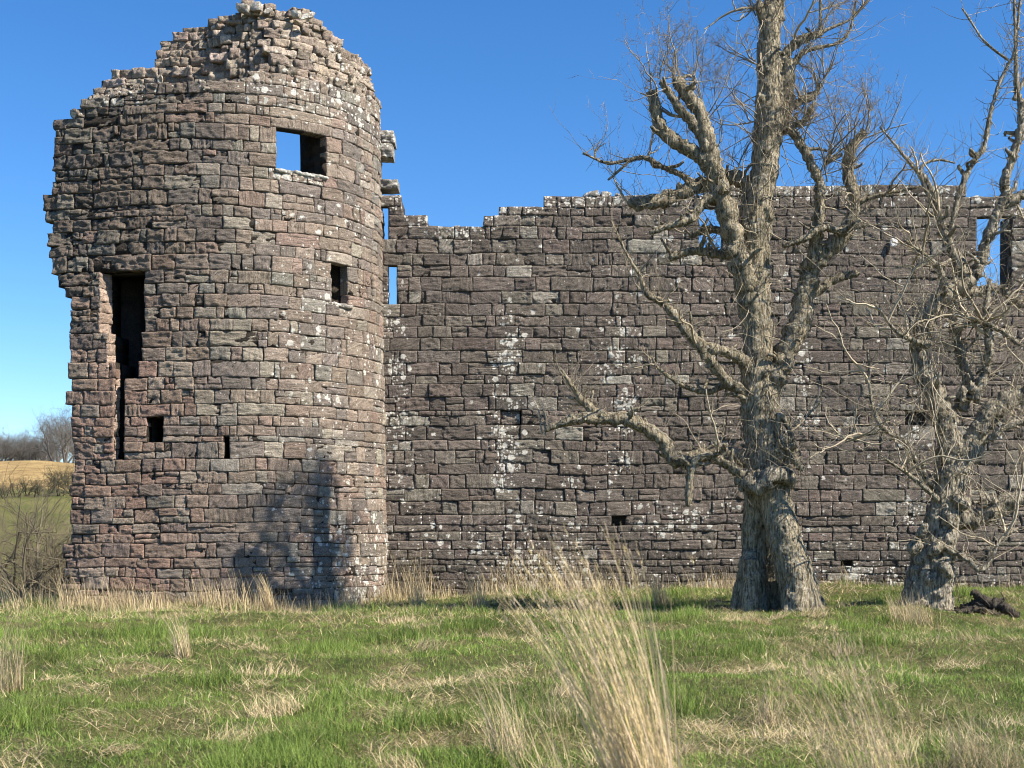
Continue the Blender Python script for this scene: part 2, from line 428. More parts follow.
for v0, v1 in zip(rows[:-1], rows[1:]):
    vm = (v0 + v1) / 2
    pos = tower_surf(us, np.full(len(us), vm), 0.); py = HOR - (vm - EYE) * F / pos[:, 1]; u_px = 512 + F * pos[:, 0] / pos[:, 1]; lm = int(np.argmax(u_px)); u_px_mono = np.where(np.arange(len(us)) <= lm, u_px, 385 + (us - us[lm]) * 10)
    ok = (py > interp_pts(T_TOP, u_px_mono) + R.normal(0, 1.5)) & (u_px_mono > interp_pts(T_LEFT, np.mean(py[:200])) + R.normal(0, 1.2))
    ok2 = ok.copy()
    forced = []
    for o in T_OPEN_W:
        if o[1] - .01 < vm < o[3] + .01:
            ok &= ~((us > o[0]) & (us < o[2]))
            ok2 &= ~((us > o[0] + .012) & (us < o[2] - .012))
        if 0 < vm - o[3] < .33: forced.append((o[0] - .14, o[2] + .16))
    for a, b in intervals(ok, us):
        for p, q_ in split(a, b, .40, .40, forced):
            pxm = float(np.interp((p + q_) / 2, us, u_px_mono))
            rough = .6 + .45 * sm(4.2, 7.5, vm) * sm(270, 110, pxm)
            li = tower_lichen
            if 276 < pxm < 325 and abs(vm - (t_z(300, 171) - .13)) < .15: li = 1.0
            col = tower_col(pxm, vm); d0 = R.normal(0, .012 * rough)
            r_ = R.random()
            if r_ < .13 and v1 - v0 > .2 and not forced:
                m_ = v0 + (v1 - v0) * R.uniform(.38, .62)
                block(tb, tower_surf, p, q_, v0, m_, col, li, d0, rough)
                mm = p + (q_ - p) * R.uniform(.35, .65)
                block(tb, tower_surf, p, mm, m_, v1, tower_col(pxm, vm), li, R.normal(0, .014), rough)
                block(tb, tower_surf, mm, q_, m_, v1, tower_col(pxm, vm), li, R.normal(0, .014), rough)
            elif r_ < .2 and q_ - p > .4:
                mm = p + (q_ - p) * R.uniform(.6, .85)
                block(tb, tower_surf, p, mm, v0, v1, col, li, d0, rough)
                block(tb, tower_surf, mm, q_, v0, v1, tower_col(pxm, vm), li, R.normal(0, .014), rough)
            else:
                block(tb, tower_surf, p, q_, v0, v1, col, li, d0, rough)
    for a, b in intervals(ok2, us):
        core_prism(tc, tower_surf, a + .02, b - .02, v0, v1, -.026, -.30, MORTAR)
    o = T_OPEN_W[0]
    if o[1] - .01 < vm < o[3] + .7: ok2 &= ~((us > o[0] - .02) & (us < o[2] - .01))
    for a, b in intervals(ok2, us): core_prism(tc, tower_surf, a + .02, b - .02, v0, v1, -.30, -1.0, MORTAR)
def jamb(pxa, pxb, pya, pyb, back, col):
    ua, ub = t_u(pxa), t_u(pxb); L_ = .42
    z0, z1 = t_z(pxa, pyb), t_z(pxa, pya)
    def sf(u, v, d):
        u = np.asarray(u, float); t = u / L_
        A = tower_surf(np.full_like(u, ua), v, np.full_like(u, .0)); B = tower_surf(np.full_like(u, ub), v, np.full_like(u, -back))
        p = A + (B - A) * t[..., None]
        dx, dy = (B - A)[..., 0], (B - A)[..., 1]; l = np.hypot(dx, dy)
        p[..., 0] += -(-dy / l) * -1 * 0 + (dy / l) * np.asarray(d); p[..., 1] += -(dx / l) * np.asarray(d)
        return p
    jb = MB(); zc = z0
    while zc < z1 - .05:
        h = min(R.uniform(.2, .36), z1 - zc)
        block(jb, sf, 0, L_, zc, zc + h, np.array(col) * R.uniform(.8, 1.15), .15, .01, .8, .12); zc += h
    return jb
tb.build('masonry', STONE, tower)
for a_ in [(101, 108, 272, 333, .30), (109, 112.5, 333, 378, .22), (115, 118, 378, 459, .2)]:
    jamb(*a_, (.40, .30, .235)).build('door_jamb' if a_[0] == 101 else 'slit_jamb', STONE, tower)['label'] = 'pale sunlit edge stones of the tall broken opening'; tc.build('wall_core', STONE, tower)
# pale lichened sill under the high window is its own stone
sb = MB()
zs = t_z(300, 171)
block(sb, tower_surf, t_u(275), t_u(326), zs - .085, zs + .012, (.42, .40, .35), 1.0, .035, 1.5, .5)
sb.build('window_sill', STONE, tower)['label'] = 'pale lichened sill of the high window'
sb = MB()
zs = t_z(338, 304)
block(sb, tower_surf, t_u(326), t_u(349), zs - .085, zs + .01, (.36, .33, .29), .6, .03, 1.5, .5)
sb.build('window_sill', STONE, tower)

# rubble crown, set back behind the ledge
RUB = [(88, 96), (96, 88), (115, 72), (140, 68), (154, 63), (158, 43), (172, 34), (185, 28), (215, 19), (237, 15), (240, 2), (262, 1), (280, 8), (310, 9), (319, 20), (338, 38), (350, 52), (365, 63), (375, 79), (384, 100), (388, 112)]
rb, rc = MB(), MB()
z = 10.5
def rub_set(px, v): return -.05 - .85 * sm(290, 190, px) - .30 * np.clip(v - 11.2, 0, 3) * .6
while z < 13.6:
    h = R.uniform(.11, .25); vm = z + h / 2
    pos = tower_surf(us, np.full(len(us), vm), rub_set(u_px_mono, vm)); py = HOR - (vm - EYE) * F / pos[:, 1]; u_px = 512 + F * pos[:, 0] / pos[:, 1]; lm = int(np.argmax(u_px)); u_px_mono = np.where(np.arange(len(us)) <= lm, u_px, u_px[lm] + (us - us[lm]) * 10)
    topn = interp_pts(RUB, u_px_mono) + 2.5 * vnoise(us * 3, us * 0 + z * 4, seed=41)
    ok = (py > topn) & (u_px_mono > 88) & (py < interp_pts(T_TOP, u_px_mono) + 10)
    for a, b in intervals(ok, us):
        for p, q_ in split(a, b, .27, .5):
            pxm = float(np.interp((p + q_) / 2, us, u_px_mono))
            c = np.array([.345, .285, .23]) * R.uniform(.6, 1.3) * (1 + .015 * R.normal(size=3))
            block(rb, tower_surf, p, q_, z, z + h * R.uniform(.8, 1.05), c, .3 * R.random() + .25 * sm(300, 360, pxm), rub_set(pxm, vm) + R.normal(0, .04), 1.7, .32, .034)
        um = (a + b) / 2
        n_ = max(1, int((b - a) / .4))
        e_ = np.linspace(a, b, n_ + 1)
        for k in range(n_):
            pxm = float(np.interp((e_[k] + e_[k + 1]) / 2, us, u_px_mono))
            core_prism(rc, tower_surf, e_[k] + .02 * (k == 0), e_[k + 1] - .02 * (k == n_ - 1), z, z + h, rub_set(pxm, vm) - .07 - .003 * (k % 3), -2.2, (.24, .195, .15))
    z += h
rb.build('rubble_crown', STONE, tower); rc.build('crown_core', STONE, tower)

def stone(mb, c, size, col, lich=0.2, rnd=False):
    n = 6; g1 = np.linspace(-1, 1, n); vs = []; qs = []; off = 0
    rot = np.linalg.qr(R.normal(size=(3, 3)))[0]
    if np.linalg.det(rot) < 0: rot[:, 0] *= -1
    so = R.random() * 100
    for ax in range(3):
        for sgn in (-1, 1):
            A, B = np.meshgrid(g1, g1); p = np.zeros((n, n, 3))
            p[..., ax] = sgn; p[..., (ax + 1) % 3] = A; p[..., (ax + 2) % 3] = B
            p = p.reshape(-1, 3); l = np.linalg.norm(p, axis=1, keepdims=True)
            p = p / l * (1.0 if rnd else .55 * l ** .75 + .35)
            p = p * (1 + .22 * vnoise(p[:, 0] * 1.6 + so, p[:, 1] * 1.6, p[:, 2] * 1.6, seed=3))[:, None]
            i = np.arange(n - 1)[None] + np.arange(n - 1)[:, None] * n
            q = np.stack([i, i + 1, i + 1 + n, i + n], -1).reshape(-1, 4)
            if sgn < 0: q = q[:, ::-1]
            vs.append(p); qs.append(q + off); off += n * n
    v = np.concatenate(vs) * np.array(size) * .5
    mb.add(v @ (np.eye(3) * .75 + rot * .25).T + c, np.concatenate(qs), col=col, lich=lich, bco=v + so)
lb = MB()
for i in range(420):
    px = R.uniform(84, 250)
    u = t_u(px); dd = -R.uniform(.06, .75) 
    zt = t_z(px, interp_pts(T_TOP, px))
    heap = sm(.1, .8, -dd) * (.42 * sm(250, 120, px) * sm(84, 105, px))
    p = tower_surf(np.array([u]), np.array([zt]), np.array([dd]))[0]
    p[2] = zt - .03 + heap * R.uniform(.5, 1)
    s_ = R.uniform(.08, .24)
    stone(lb, p, (s_ * 1.3, s_, s_ * .6), np.array([.34, .29, .235]) * R.uniform(.6, 1.25), .35)
for i in range(150):
    px = R.uniform(50, 262); dd = -R.uniform(.02, .35); zt = t_z(px, interp_pts(T_TOP, px)); s_ = R.uniform(.09, .26)
    p = tower_surf(np.array([t_u(px)]), np.array([zt - R.uniform(.0, .16)]), np.array([dd]))[0]
    stone(lb, p, (s_ * 1.4, s_, s_ * .65), np.array([.31, .265, .215]) * R.uniform(.6, 1.25), .4)
for px, py, k in [(244, 6, .36), (256, 4, .34), (268, 8, .26), (296, 12, .26), (308, 13, .34)]:
    stone(lb, P(px, py + 3, 29.95), (k * 1.3, k, k * .7), np.array([.36, .32, .27]) * R.uniform(.8, 1.2), .7)
lb.build('loose_rubble', STONE, tower)

# unseen return and back walls and floor slab, added to keep the lower chambers dark
inn = MB()
def boxq(mb, x0, x1, y0, y1, z0, z1, col):
    v = np.array([(x, y, z) for z in (z0, z1) for y in (y0, y1) for x in (x0, x1)], float)
    q = [(0, 2, 3, 1), (4, 5, 7, 6), (0, 1, 5, 4), (2, 6, 7, 3), (0, 4, 6, 2), (1, 3, 7, 5)]
    mb.add(v, q, col=col, bco=v)
xl = (71 - 512) * 29.7 / F + .12
boxq(inn, xl, xl + 1.1, 30.75, 34.9, -6.0, 8.1, MORTAR)
boxq(inn, xl + .03, -3.65, 34.91, 35.9, -6.0, 7.9, MORTAR)
boxq(inn, xl + 1.12, -4.6, 31.0, 34.9, 8.0, 8.35, MORTAR)
boxq(inn, -4.2, -3.66, 33.4, 34.9, -6.0, 7.95, MORTAR)
inn.build('unseen_inner_wall', STONE, tower)
# coursed facing on the left return wall
fb = MB()
def ret_surf(u, v, d): return np.stack([xl - .07 - d + 0 * u, 36.0 - u, v + 0 * u], -1)
zz = -1.5
while zz < 8.0:
    h = R.uniform(.24, .34)
    for p, q_ in split(0, 5.2 + R.uniform(-.1, .1), .46, .3): block(fb, ret_surf, p, q_, zz, zz + h, tower_col(100, zz), .1, R.normal(0, .012), 1., .2, .09)
    zz += h
fb.build('return_masonry', STONE, tower)

# ---- curtain wall
W_TOP = [(370, 196), (400, 198), (402, 213), (424, 219), (430, 226), (470, 226), (486, 221), (496, 217), (499, 211), (541, 206), (546, 196), (600, 192), (690, 191), (760, 187), (850, 183), (962, 184), (968, 193), (1012, 199), (1030, 203), (1100, 215), (1200, 270), (1260, 330)]
W_OPEN = [(379.5, 207, 387.5, 240, 1), (388, 266, 396, 304, 1), (500, 411, 521, 426, 0), (611, 515, 625, 525, 0), (905, 410, 925, 425, 0), (618, 411, 634, 416, 0), (699, 207, 722, 254, 1), (977, 216, 1011, 292, 1), (840, 560, 852, 566, 0)]
W_O = [(w_u(a), w_z(d), w_u(c), w_z(b), t) for a, b, c, d, t in W_OPEN]
curt = thing('curtain_wall', 'long broken-topped castle wall of dark squared stone with white lichen, right of the tower', 'castle wall', (w_u(700), YW, .2))
rows = row_bounds(-.3, 10.0, [z for o in W_O for z in (o[1], o[3])], lambda z: .295 if z > 1.95 else .215)
wb, wc = MB(), MB()
us2 = np.arange(w_u(373), w_u(1255), .02); px2 = 512 + us2 * F / YW
STREAK = [(505, 318, 490, 9, 1.0), (619, 325, 475, 11, .95), (393, 290, 480, 9, .75), (805, 330, 440, 8, .55), (915, 420, 520, 9, .7), (540, 540, 580, 40, .5), (690, 500, 530, 60, .35), (860, 545, 580, 45, .4), (668, 578, 590, 30, .2), (640, 350, 420, 60, .1)]
def wall_lichen(u, v):
    px = 512 + u * F / YW; py = HOR - (v - EYE) * F / YW
    l = .225 + .03 * sm(3., .8, v) + .12 * vnoise(u * .8, v * .8, seed=91)
    for x, y0, y1, wd, k in STREAK:
        xx = x + 5 * vnoise(py * .05, py * 0, seed=92)
        l = l + k * 1.15 * np.exp(-((px - xx) / (wd * 1.35)) ** 2) * sm(y0 - 12, y0 + 8, py) * sm(y1 + 14, y1 - 6, py) * np.clip(.45 + .95 * fbm(u * 2.2, v * 2.2, seed=93, o=2), 0, 1)
    return l + .5 * sm(.5, .1, w_z(interp_pts(W_TOP, px)) - v)
def wall_col(px, v):
    t = R.random()
    base = np.array([.210, .178, .150])
    if t < .12: base = np.array([.210, .170, .146])
    elif t < .42: base = np.array([.170, .145, .126])
    elif t < .56: base = np.array([.255, .225, .185])
    elif t > .955: base = np.array([.36, .33, .28])
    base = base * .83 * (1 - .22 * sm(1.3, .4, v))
    return base * R.uniform(.82, 1.16) * (1 + .009 * R.normal(size=3))
for v0, v1 in zip(rows[:-1], rows[1:]):
    vm = (v0 + v1) / 2; py = HOR - (vm - EYE) * F / YW
    top = interp_pts(W_TOP, px2) + R.normal(0, .8)
    ok = py > top
    okf, okb = ok.copy(), ok.copy(); forced = []
    for o in W_O:
        if o[1] - .01 < vm < o[3] + .01:
            ok &= ~((us2 > o[0]) & (us2 < o[2])); okf &= ~((us2 > o[0] + .012) & (us2 < o[2] - .012))
        if o[4] and o[1] - .01 < vm < o[3] + .45: okb &= ~((us2 > o[0] - .4) & (us2 < o[2] + .25))
        if 0 < vm - o[3] < .3: forced.append((o[0] - .12, o[2] + .15))
    for a, b in intervals(ok, us2):
        for p, q_ in split(a, b, .50 if vm > 1.95 else .46, .36, forced):
            pxm = 512 + (p + q_) / 2 * F / YW
            li = wall_lichen
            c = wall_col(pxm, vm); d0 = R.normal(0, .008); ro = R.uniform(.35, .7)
            if R.random() < .09 and q_ - p > .4:
                mm = p + (q_ - p) * R.uniform(.25, .75)
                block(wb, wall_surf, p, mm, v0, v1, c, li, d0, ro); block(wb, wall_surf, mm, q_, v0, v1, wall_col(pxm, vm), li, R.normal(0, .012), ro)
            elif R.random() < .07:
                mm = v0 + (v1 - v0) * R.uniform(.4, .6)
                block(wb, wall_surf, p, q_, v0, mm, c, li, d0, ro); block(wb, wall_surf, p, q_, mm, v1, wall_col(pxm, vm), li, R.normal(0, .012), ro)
            else: block(wb, wall_surf, p, q_, v0, v1, c, li, d0, ro)
    for a, b in intervals(okf, us2): core_prism(wc, wall_surf, a + .02, b - .02, v0, v1, -.026, -.24, MORTAR)
    for a, b in intervals(okb, us2): core_prism(wc, wall_surf, a + .02, b - .02, v0, v1, -.24, -1.5, MORTAR)
for a, b, c, d, k in [(379, 130, 394, 143, .7), (379, 143.5, 392.5, 157, .6), (378, 180, 397, 189, .3), (386, 196, 399, 205, .5)]:
    block(wb, wall_surf, w_u(a), w_u(c), w_z(d), w_z(b), np.array([.30, .28, .25]), k, .0, 1.3, .6)
for k_ in (2, 5):
    o = W_O[k_]; block(wb, wall_surf, o[0] + .02, o[2] - .02, o[1] + .02, o[3] - .02, np.array([.20, .17, .145]), .4, -.075 - .02 * (k_ == 5), .7, .1)
wb.build('masonry', STONE, curt); wc.build('wall_core', STONE, curt)
cb = MB()
for i in range(150):
    px = R.uniform(400, 1060); s_ = R.uniform(.14, .36)
    stone(cb, (w_u(px), YW + R.uniform(.12, 1.3), w_z(interp_pts(W_TOP, px)) + R.uniform(-.12, .0)), (s_ * 1.5, s_, s_ * .55), np.array([.34, .32, .28]) * R.uniform(.7, 1.2), .8)
cb.build('broken_coping', STONE, curt)
pb = MB(); stone(pb, (w_u(893), YW - .05, w_z(243)), (.27, .1, .26), (.78, .77, .73), 0, True)
pb.build('white_stone', STONE, curt)['label'] = 'small bright white stone high in the wall'

# ------------------------------------------------------------------ tree tools
def catmull(pts, per=6):
    p = np.asarray(pts, float); p = np.concatenate([2 * p[:1] - p[1:2], p, 2 * p[-1:] - p[-2:-1]])
    out = []
    for i in range(1, len(p) - 2):
        t = np.linspace(0, 1, per, endpoint=False)[:, None]
        a, b, c, d = p[i - 1], p[i], p[i + 1], p[i + 2]
        out.append(.5 * (2 * b + (c - a) * t + (2 * a - 5 * b + 4 * c - d) * t ** 2 + (3 * b - a - 3 * c + d) * t ** 3))
    out.append(p[-2:-1]); return np.concatenate(out)

def tube(mb, pts, rad, sides=8, knob=0., col=(1, 1, 1), cap=True, kf=1.0):
    pts = np.asarray(pts, float); rad = np.asarray(rad, float); n = len(pts)
    tan = np.gradient(pts, axis=0); tan /= np.linalg.norm(tan, axis=1, keepdims=True) + 1e-9
    ref = np.array([.31, .83, .2]); ref /= np.linalg.norm(ref)
    a = np.cross(tan, ref); l = np.linalg.norm(a, axis=1, keepdims=True)
    a = np.where(l < .15, np.cross(tan, np.array([1., 0, 0])), a); a /= np.linalg.norm(a, axis=1, keepdims=True) + 1e-9
    for i in range(1, n):                       # parallel transport
        w_ = a[i - 1] - tan[i] * np.dot(a[i - 1], tan[i]); a[i] = w_ / (np.linalg.norm(w_) + 1e-9)
    b = np.cross(tan, a)
    th = np.linspace(0, 2 * math.pi, sides, endpoint=False)
    ring = a[:, None] * np.cos(th)[None, :, None] + b[:, None] * np.sin(th)[None, :, None]
    v = pts[:, None] + ring * rad[:, None, None]
    if knob:
        sc = kf / np.maximum(rad, .03)[:, None]
        so = R.random() * 50
        nn = fbm(v[..., 0] * sc * .8 + so, v[..., 1] * sc * .8, v[..., 2] * sc * .8, seed=21, o=3)
        n2_ = fbm(v[..., 0] * 9, v[..., 1] * 9, v[..., 2] * 7, seed=25, o=2)
        v = pts[:, None] + ring * (rad[:, None] * (1 + knob * nn) + np.minimum(.016, rad[:, None] * .22) * n2_)[..., None]
    v = v.reshape(-1, 3)
    i = np.arange(n - 1)[:, None] * sides; j = np.arange(sides)[None]; j2 = (j + 1) % sides
    q = np.stack([i + j, i + j2, i + sides + j2, i + sides + j], -1).reshape(-1, 4)
    t = None
    if cap:
        k = len(v); v = np.concatenate([v, pts[:1] - tan[:1] * rad[0] * .3, pts[-1:] + tan[-1:] * rad[-1] * .5])
        jj = np.arange(sides); jn = (jj + 1) % sides
        t = np.concatenate([np.stack([np.full(sides, k), jn, jj], -1), np.stack([np.full(sides, k + 1), jj + (n - 1) * sides, jn + (n - 1) * sides], -1)])
    mb.add(v, q, t, col=col)

def path(pts, Y, per=7):
    """pts: (px, py, width px, depth offset m)"""
    w_ = np.array([list(P(p[0], p[1], Y + (p[3] if len(p) > 3 else 0))) + [p[2] / 2 * Y / F] for p in pts])
    c = catmull(w_, per)
    sl_ = np.concatenate([[0], np.cumsum(np.linalg.norm(np.diff(c[:, :3], axis=0), axis=1))])
    st_ = float(np.clip(c[:, 3].mean() * .45, .03, .09)); tt = np.linspace(0, sl_[-1], max(5, int(sl_[-1] / st_)))
    c = np.stack([np.interp(tt, sl_, c[:, k]) for k in range(4)], 1)
    return c[:, :3], np.maximum(c[:, 3], .006)

def shoot(mb, p0, d, length, r0, up=.25, wig=.32, seg=7, kids=2, col=(.2, .17, .13), droop=0.):
    d = np.asarray(d, float); d = d / (np.linalg.norm(d) + 1e-9)
    p = [np.asarray(p0, float)]; ds = []
    for i in range(seg):
        d = d + np.array([0, 0, up - droop * i / seg]) / seg * 3 + R.normal(0, wig, 3) * .45
        d /= np.linalg.norm(d); p.append(p[-1] + d * length / seg); ds.append(d)
    p = np.array(p); rr = r0 * np.linspace(1, .38, len(p))
    tube(mb, p, rr, 4 if r0 > .008 else 3, 0, np.asarray(col) * R.uniform(.7, 1.3), cap=False)
    for _ in range(kids):
        i = int(R.integers(1, seg)); nd = ds[i - 1] * .7 + R.normal(0, .55, 3)
        shoot(mb, p[i], nd, length * R.uniform(.3, .6), max(rr[i] * .62, .0028), up, wig * 1.1, max(4, seg - 2), kids - 1 if kids > 1 and length > .35 else 0, col, droop)

def make_blob(mb, c, size):
    stone(mb, c, size, (1, 1, 1), 0, True)

def remeshed_trunk(mb, mat, parent, voxel, tex_size, strength):
    o = mb.build('trunk', mat, parent)
    r = o.modifiers.new('remesh', 'REMESH'); r.mode = 'VOXEL'; r.voxel_size = voxel; r.use_smooth_shade = True
    s_ = o.modifiers.new('smooth', 'SMOOTH'); s_.iterations = 1; s_.factor = .5
    t = bpy.data.textures.new('bark_lumps', 'CLOUDS'); t.noise_scale = tex_size; t.noise_depth = 3
    d = o.modifiers.new('lumps', 'DISPLACE'); d.texture = t; d.strength = strength; d.texture_coords = 'GLOBAL'; d.mid_level = .5
    t2 = bpy.data.textures.new('bark_ridges', 'CLOUDS'); t2.noise_scale = .05; t2.noise_depth = 2
    d = o.modifiers.new('ridges', 'DISPLACE'); d.texture = t2; d.strength = .03; d.texture_coords = 'GLOBAL'; d.mid_level = .5
    return o

TW = np.array([.29, .245, .175])
# ------------------------------------------------------------------ first tree (thick pollard)
YA = 25.5
tA = thing('bare_tree', 'thick old leafless tree with hollow split trunk and stubby pollarded limbs', 'tree', (*P(775, 606, YA)[:2], float(gz(P(775, 606, YA)[0], YA))))
tr = MB()
def trk(pts, knob=.1, sides=18, Y=YA):
    c, r = path(pts, Y); tube(tr, c, r, sides, knob)
trk([(750, 625, 40, .3), (753, 600, 31, .3), (754, 560, 27, .3), (756, 520, 27, .25), (759, 490, 28, .15), (764, 470, 30)])
trk([(807, 628, 46, -.35), (800, 600, 37, -.38), (790, 560, 35, -.36), (780, 525, 33, -.28), (774, 495, 33, -.12), (768, 470, 36)])
trk([(772, 628, 50, .62), (771, 590, 40, .55), (769, 545, 34, .42), (768, 515, 30, .25), (768, 490, 34, .1)])
trk([(768, 490, 40), (766, 470, 46), (765, 445, 44), (760, 410, 38), (758, 380, 34), (758, 345, 31), (757, 310, 29), (756, 270, 30), (755, 235, 32), (757, 205, 32), (763, 175, 29), (767, 150, 28), (770, 120, 29), (770, 95, 27), (769, 70, 25), (769, 45, 23), (770, 22, 22), (772, 6, 20), (774, -8, 16)])
trk([(778, 130, 18, .1), (784, 105, 18, .1), (787, 80, 16), (788, 60, 13)])
for px, py, w_, dx, dy, dz in [(742, 604, 20, -9, 14, .1), (736, 610, 15, -12, 8, .35), (750, 612, 18, -2, 14, -.15), (812, 610, 22, 12, 8, -.3), (800, 616, 20, 5, 10, -.6), (788, 616, 16, -4, 12, -.55), (820, 614, 15, 16, 6, -.1)]:
    trk([(px - dx * 1.0, py - 52, w_ * .9, dz * .8), (px - dx * .4, py - 20, w_, dz), (px, py, w_ * .95, dz * 1.2), (px + dx, py + dy, w_ * .7, dz * 1.7), (px + dx * 2, py + dy + 9, w_ * .4, dz * 2.1)], .15, 12)
for px, py, s_, dy in [(749, 480, .34, -.35), (762, 478, .36, -.42), (775, 474, .36, -.4), (785, 470, .32, -.3), (757, 462, .4, -.25), (776, 455, .42, -.2), (789, 448, .3, -.1), (764, 372, .3, -.25), (752, 392, .3, -.2), (772, 392, .26, -.2), (756, 300, .26, -.2), (748, 228, .3, -.2), (768, 212, .34, -.2), (762, 98, .3, -.15), (778, 140, .3, -.15), (765, 28, .28, -.1)]:
    make_blob(tr, P(px, py, YA + dy), (s_, s_ * .9, s_ * .85))
cl = MB()
c, r = path([(738, 480, 9, -.30), (747, 483, 15, -.48), (758, 487, 16, -.55), (768, 478, 17, -.60), (778, 474, 17, -.56), (787, 477, 15, -.45), (792, 486, 9, -.32)], YA); tube(cl, c, r, 14, .45)
for i in range(26):
    t_ = R.random(); px = 740 + 50 * t_; s_ = R.uniform(.12, .26)
    stone(cl, P(px, 481 - 6 * t_ + R.normal(0, 4), YA - .36 - .22 * math.sin(math.pi * t_)), (s_, s_, s_), (1, 1, 1), 0, True)
cl.build('burr_collar', BARK2, tA, smooth=True)['label'] = 'pale knobbly collar of burrs above the hollow'
remeshed_trunk(tr, BARK, tA, .022, .3, .05)

LA = {
 'armA': [(752, 318, 24), (745, 280, 23, -.2), (734, 240, 20, -.35), (728, 215, 19, -.4), (722, 196, 18, -.45), (713, 170, 18, -.5), (702, 157, 16, -.5), (688, 149, 14, -.5), (672, 140, 13, -.5), (662, 130, 13, -.5), (656, 110, 12, -.5), (652, 92, 10, -.5)],
 'armB': [(716, 176, 16, -.5), (709, 150, 17, -.55), (704, 130, 17, -.55), (699, 112, 14, -.55), (688, 97, 12, -.55), (676, 79, 11, -.55)],
 'armC': [(706, 140, 10, -.5), (692, 122, 11, -.6), (684, 114, 9, -.6), (672, 97, 8, -.65), (661, 82, 6, -.65)],
 'armD': [(752, 190, 18, .1), (735, 178, 15, .2), (712, 184, 14, .3), (690, 188, 14, .3), (665, 200, 14, .25), (645, 203, 14, .2), (630, 203, 12, .2)],
 'armE': [(695, 186, 7, .3), (683, 176, 6, .3), (663, 167, 5.5, .3), (645, 158, 5, .3), (628, 160, 4, .3), (607, 163, 3, .3), (583, 153, 2, .3)],
 'armE2': [(630, 160, 3, .3), (622, 168, 3, .2), (608, 180, 2, .2)],
 'armF': [(732, 212, 12, -.3), (716, 198, 10, -.45), (703, 202, 9, -.5), (692, 218, 9, -.55), (672, 225, 7, -.6), (650, 233, 4.5, -.6)],
 'armG': [(750, 258, 12, .1), (722, 254, 10, .2), (693, 251, 8.5, .3), (670, 258, 8, .3)],
 'armH': [(735, 236, 9, .1), (716, 230, 9, .2), (700, 232, 8, .25), (690, 236, 6, .25)],
 'armI': [(752, 372, 16, -.1), (738, 357, 12, -.3), (720, 351, 11, -.4), (700, 345, 11, -.5), (687, 331, 10, -.5), (664, 304, 8, -.5), (647, 294, 6, -.5), (640, 276, 3, -.5), (628, 256, 2.5, -.5), (611, 221, 2, -.5)],
 'armI2': [(755, 408, 14), (741, 391, 11, -.2), (722, 376, 10, -.35), (708, 358, 9, -.45), (698, 346, 9, -.5)],
 'armJ': [(752, 400, 12, .1), (738, 392, 10, .15), (725, 385, 8, .15), (708, 392, 6, .1), (680, 384, 4.5, .1), (654, 365, 2.5, 0)],
 'armK': [(760, 470, 20, .1), (742, 459, 17, 0), (718, 452, 13, -.1), (700, 456, 14, -.2), (684, 461, 16, -.25), (672, 457, 15, -.25), (664, 442, 14, -.25), (651, 432, 13.5, -.3), (630, 420, 13, -.4), (609, 418, 12, -.4), (579, 419, 10, -.5), (556, 425, 7, -.5), (545, 431, 4, -.5)],
 'armK2': [(606, 417, 9, -.4), (596, 412, 9, -.4), (584, 402, 8, -.4), (575, 391, 5.5, -.4), (562, 370, 2.5, -.4)],
 'armL': [(756, 480, 15, -.35), (738, 472, 11, -.4), (722, 461, 9, -.45), (705, 456, 8, -.5), (694, 462, 8, -.5), (690, 478, 7.5, -.5), (689, 495, 8, -.5), (688, 506, 5, -.5)],
 'armM': [(764, 402, 26), (776, 372, 24, .0), (790, 347, 23, .05), (801, 315, 22, .1), (807, 290, 21, .1), (813, 264, 20, .1), (830, 249, 18, .05), (843, 235, 16), (853, 215, 14), (854, 198, 12), (849, 175, 12), (850, 152, 11), (857, 140, 9), (864, 132, 8)],
 'armN': [(812, 268, 14, 0), (817, 232, 12, -.1), (820, 200, 11, -.15), (819, 180, 10, -.15), (811, 165, 10, -.15), (803, 148, 9, -.1), (790, 128, 9, 0), (778, 118, 8)],
 'armP': [(845, 232, 7, -.2), (822, 228, 8, -.3), (806, 238, 7, -.35), (783, 246, 5, -.35)],
 'armQ': [(852, 205, 7), (866, 199, 5.5, -.1), (889, 193, 4, -.2), (905, 190, 3, -.2), (924, 185, 2, -.2)],
 'armR': [(808, 298, 10, .1), (828, 283, 8, .2), (845, 276, 8, .25), (857, 273, 7, .25)],
 'armS': [(776, 75, 11), (785, 55, 10), (799, 41, 9), (812, 36, 8.5), (821, 33, 7)],
 'armS2': [(820, 33, 3.5), (820.5, 15, 3), (820, -5, 2.6), (822, -30, 2)],
 'armS3': [(820, 33, 4), (835, 26, 3), (851, 19, 2.6), (866, 3, 2), (880, -15, 1.6)],
 'armT': [(784, 72, 7), (800, 55, 5), (813, 49, 4), (837, 43, 3), (850, 30, 2.6), (856, 0, 2), (860, -30, 1.5)],
 'armU': [(785, 112, 9), (799, 102, 8), (814, 96, 7), (821, 84, 5)],
 'armV': [(790, 128, 8), (806, 119, 6, -.1), (812, 106, 5, -.1)],
 'armW': [(835, 158, 3, -.1), (826, 163, 4.5), (842, 154, 4)],
 'armX': [(767, 26, 12), (762, 14, 10, -.1), (757, 4, 9, -.1)],
 'armY': [(778, 20, 12), (779, 4, 12), (780, -12, 11), (781, -24, 9)],
 'armZ': [(778, 458, 14, -.3), (784, 438, 12, -.4), (790, 452, 9, -.4), (797, 463, 8, -.4), (802, 470, 5, -.4)],
 'armZ2': [(776, 442, 7, -.35), (780, 415, 6, -.4), (789, 430, 5, -.4), (798, 455, 4, -.4)],
}
limbsA = []
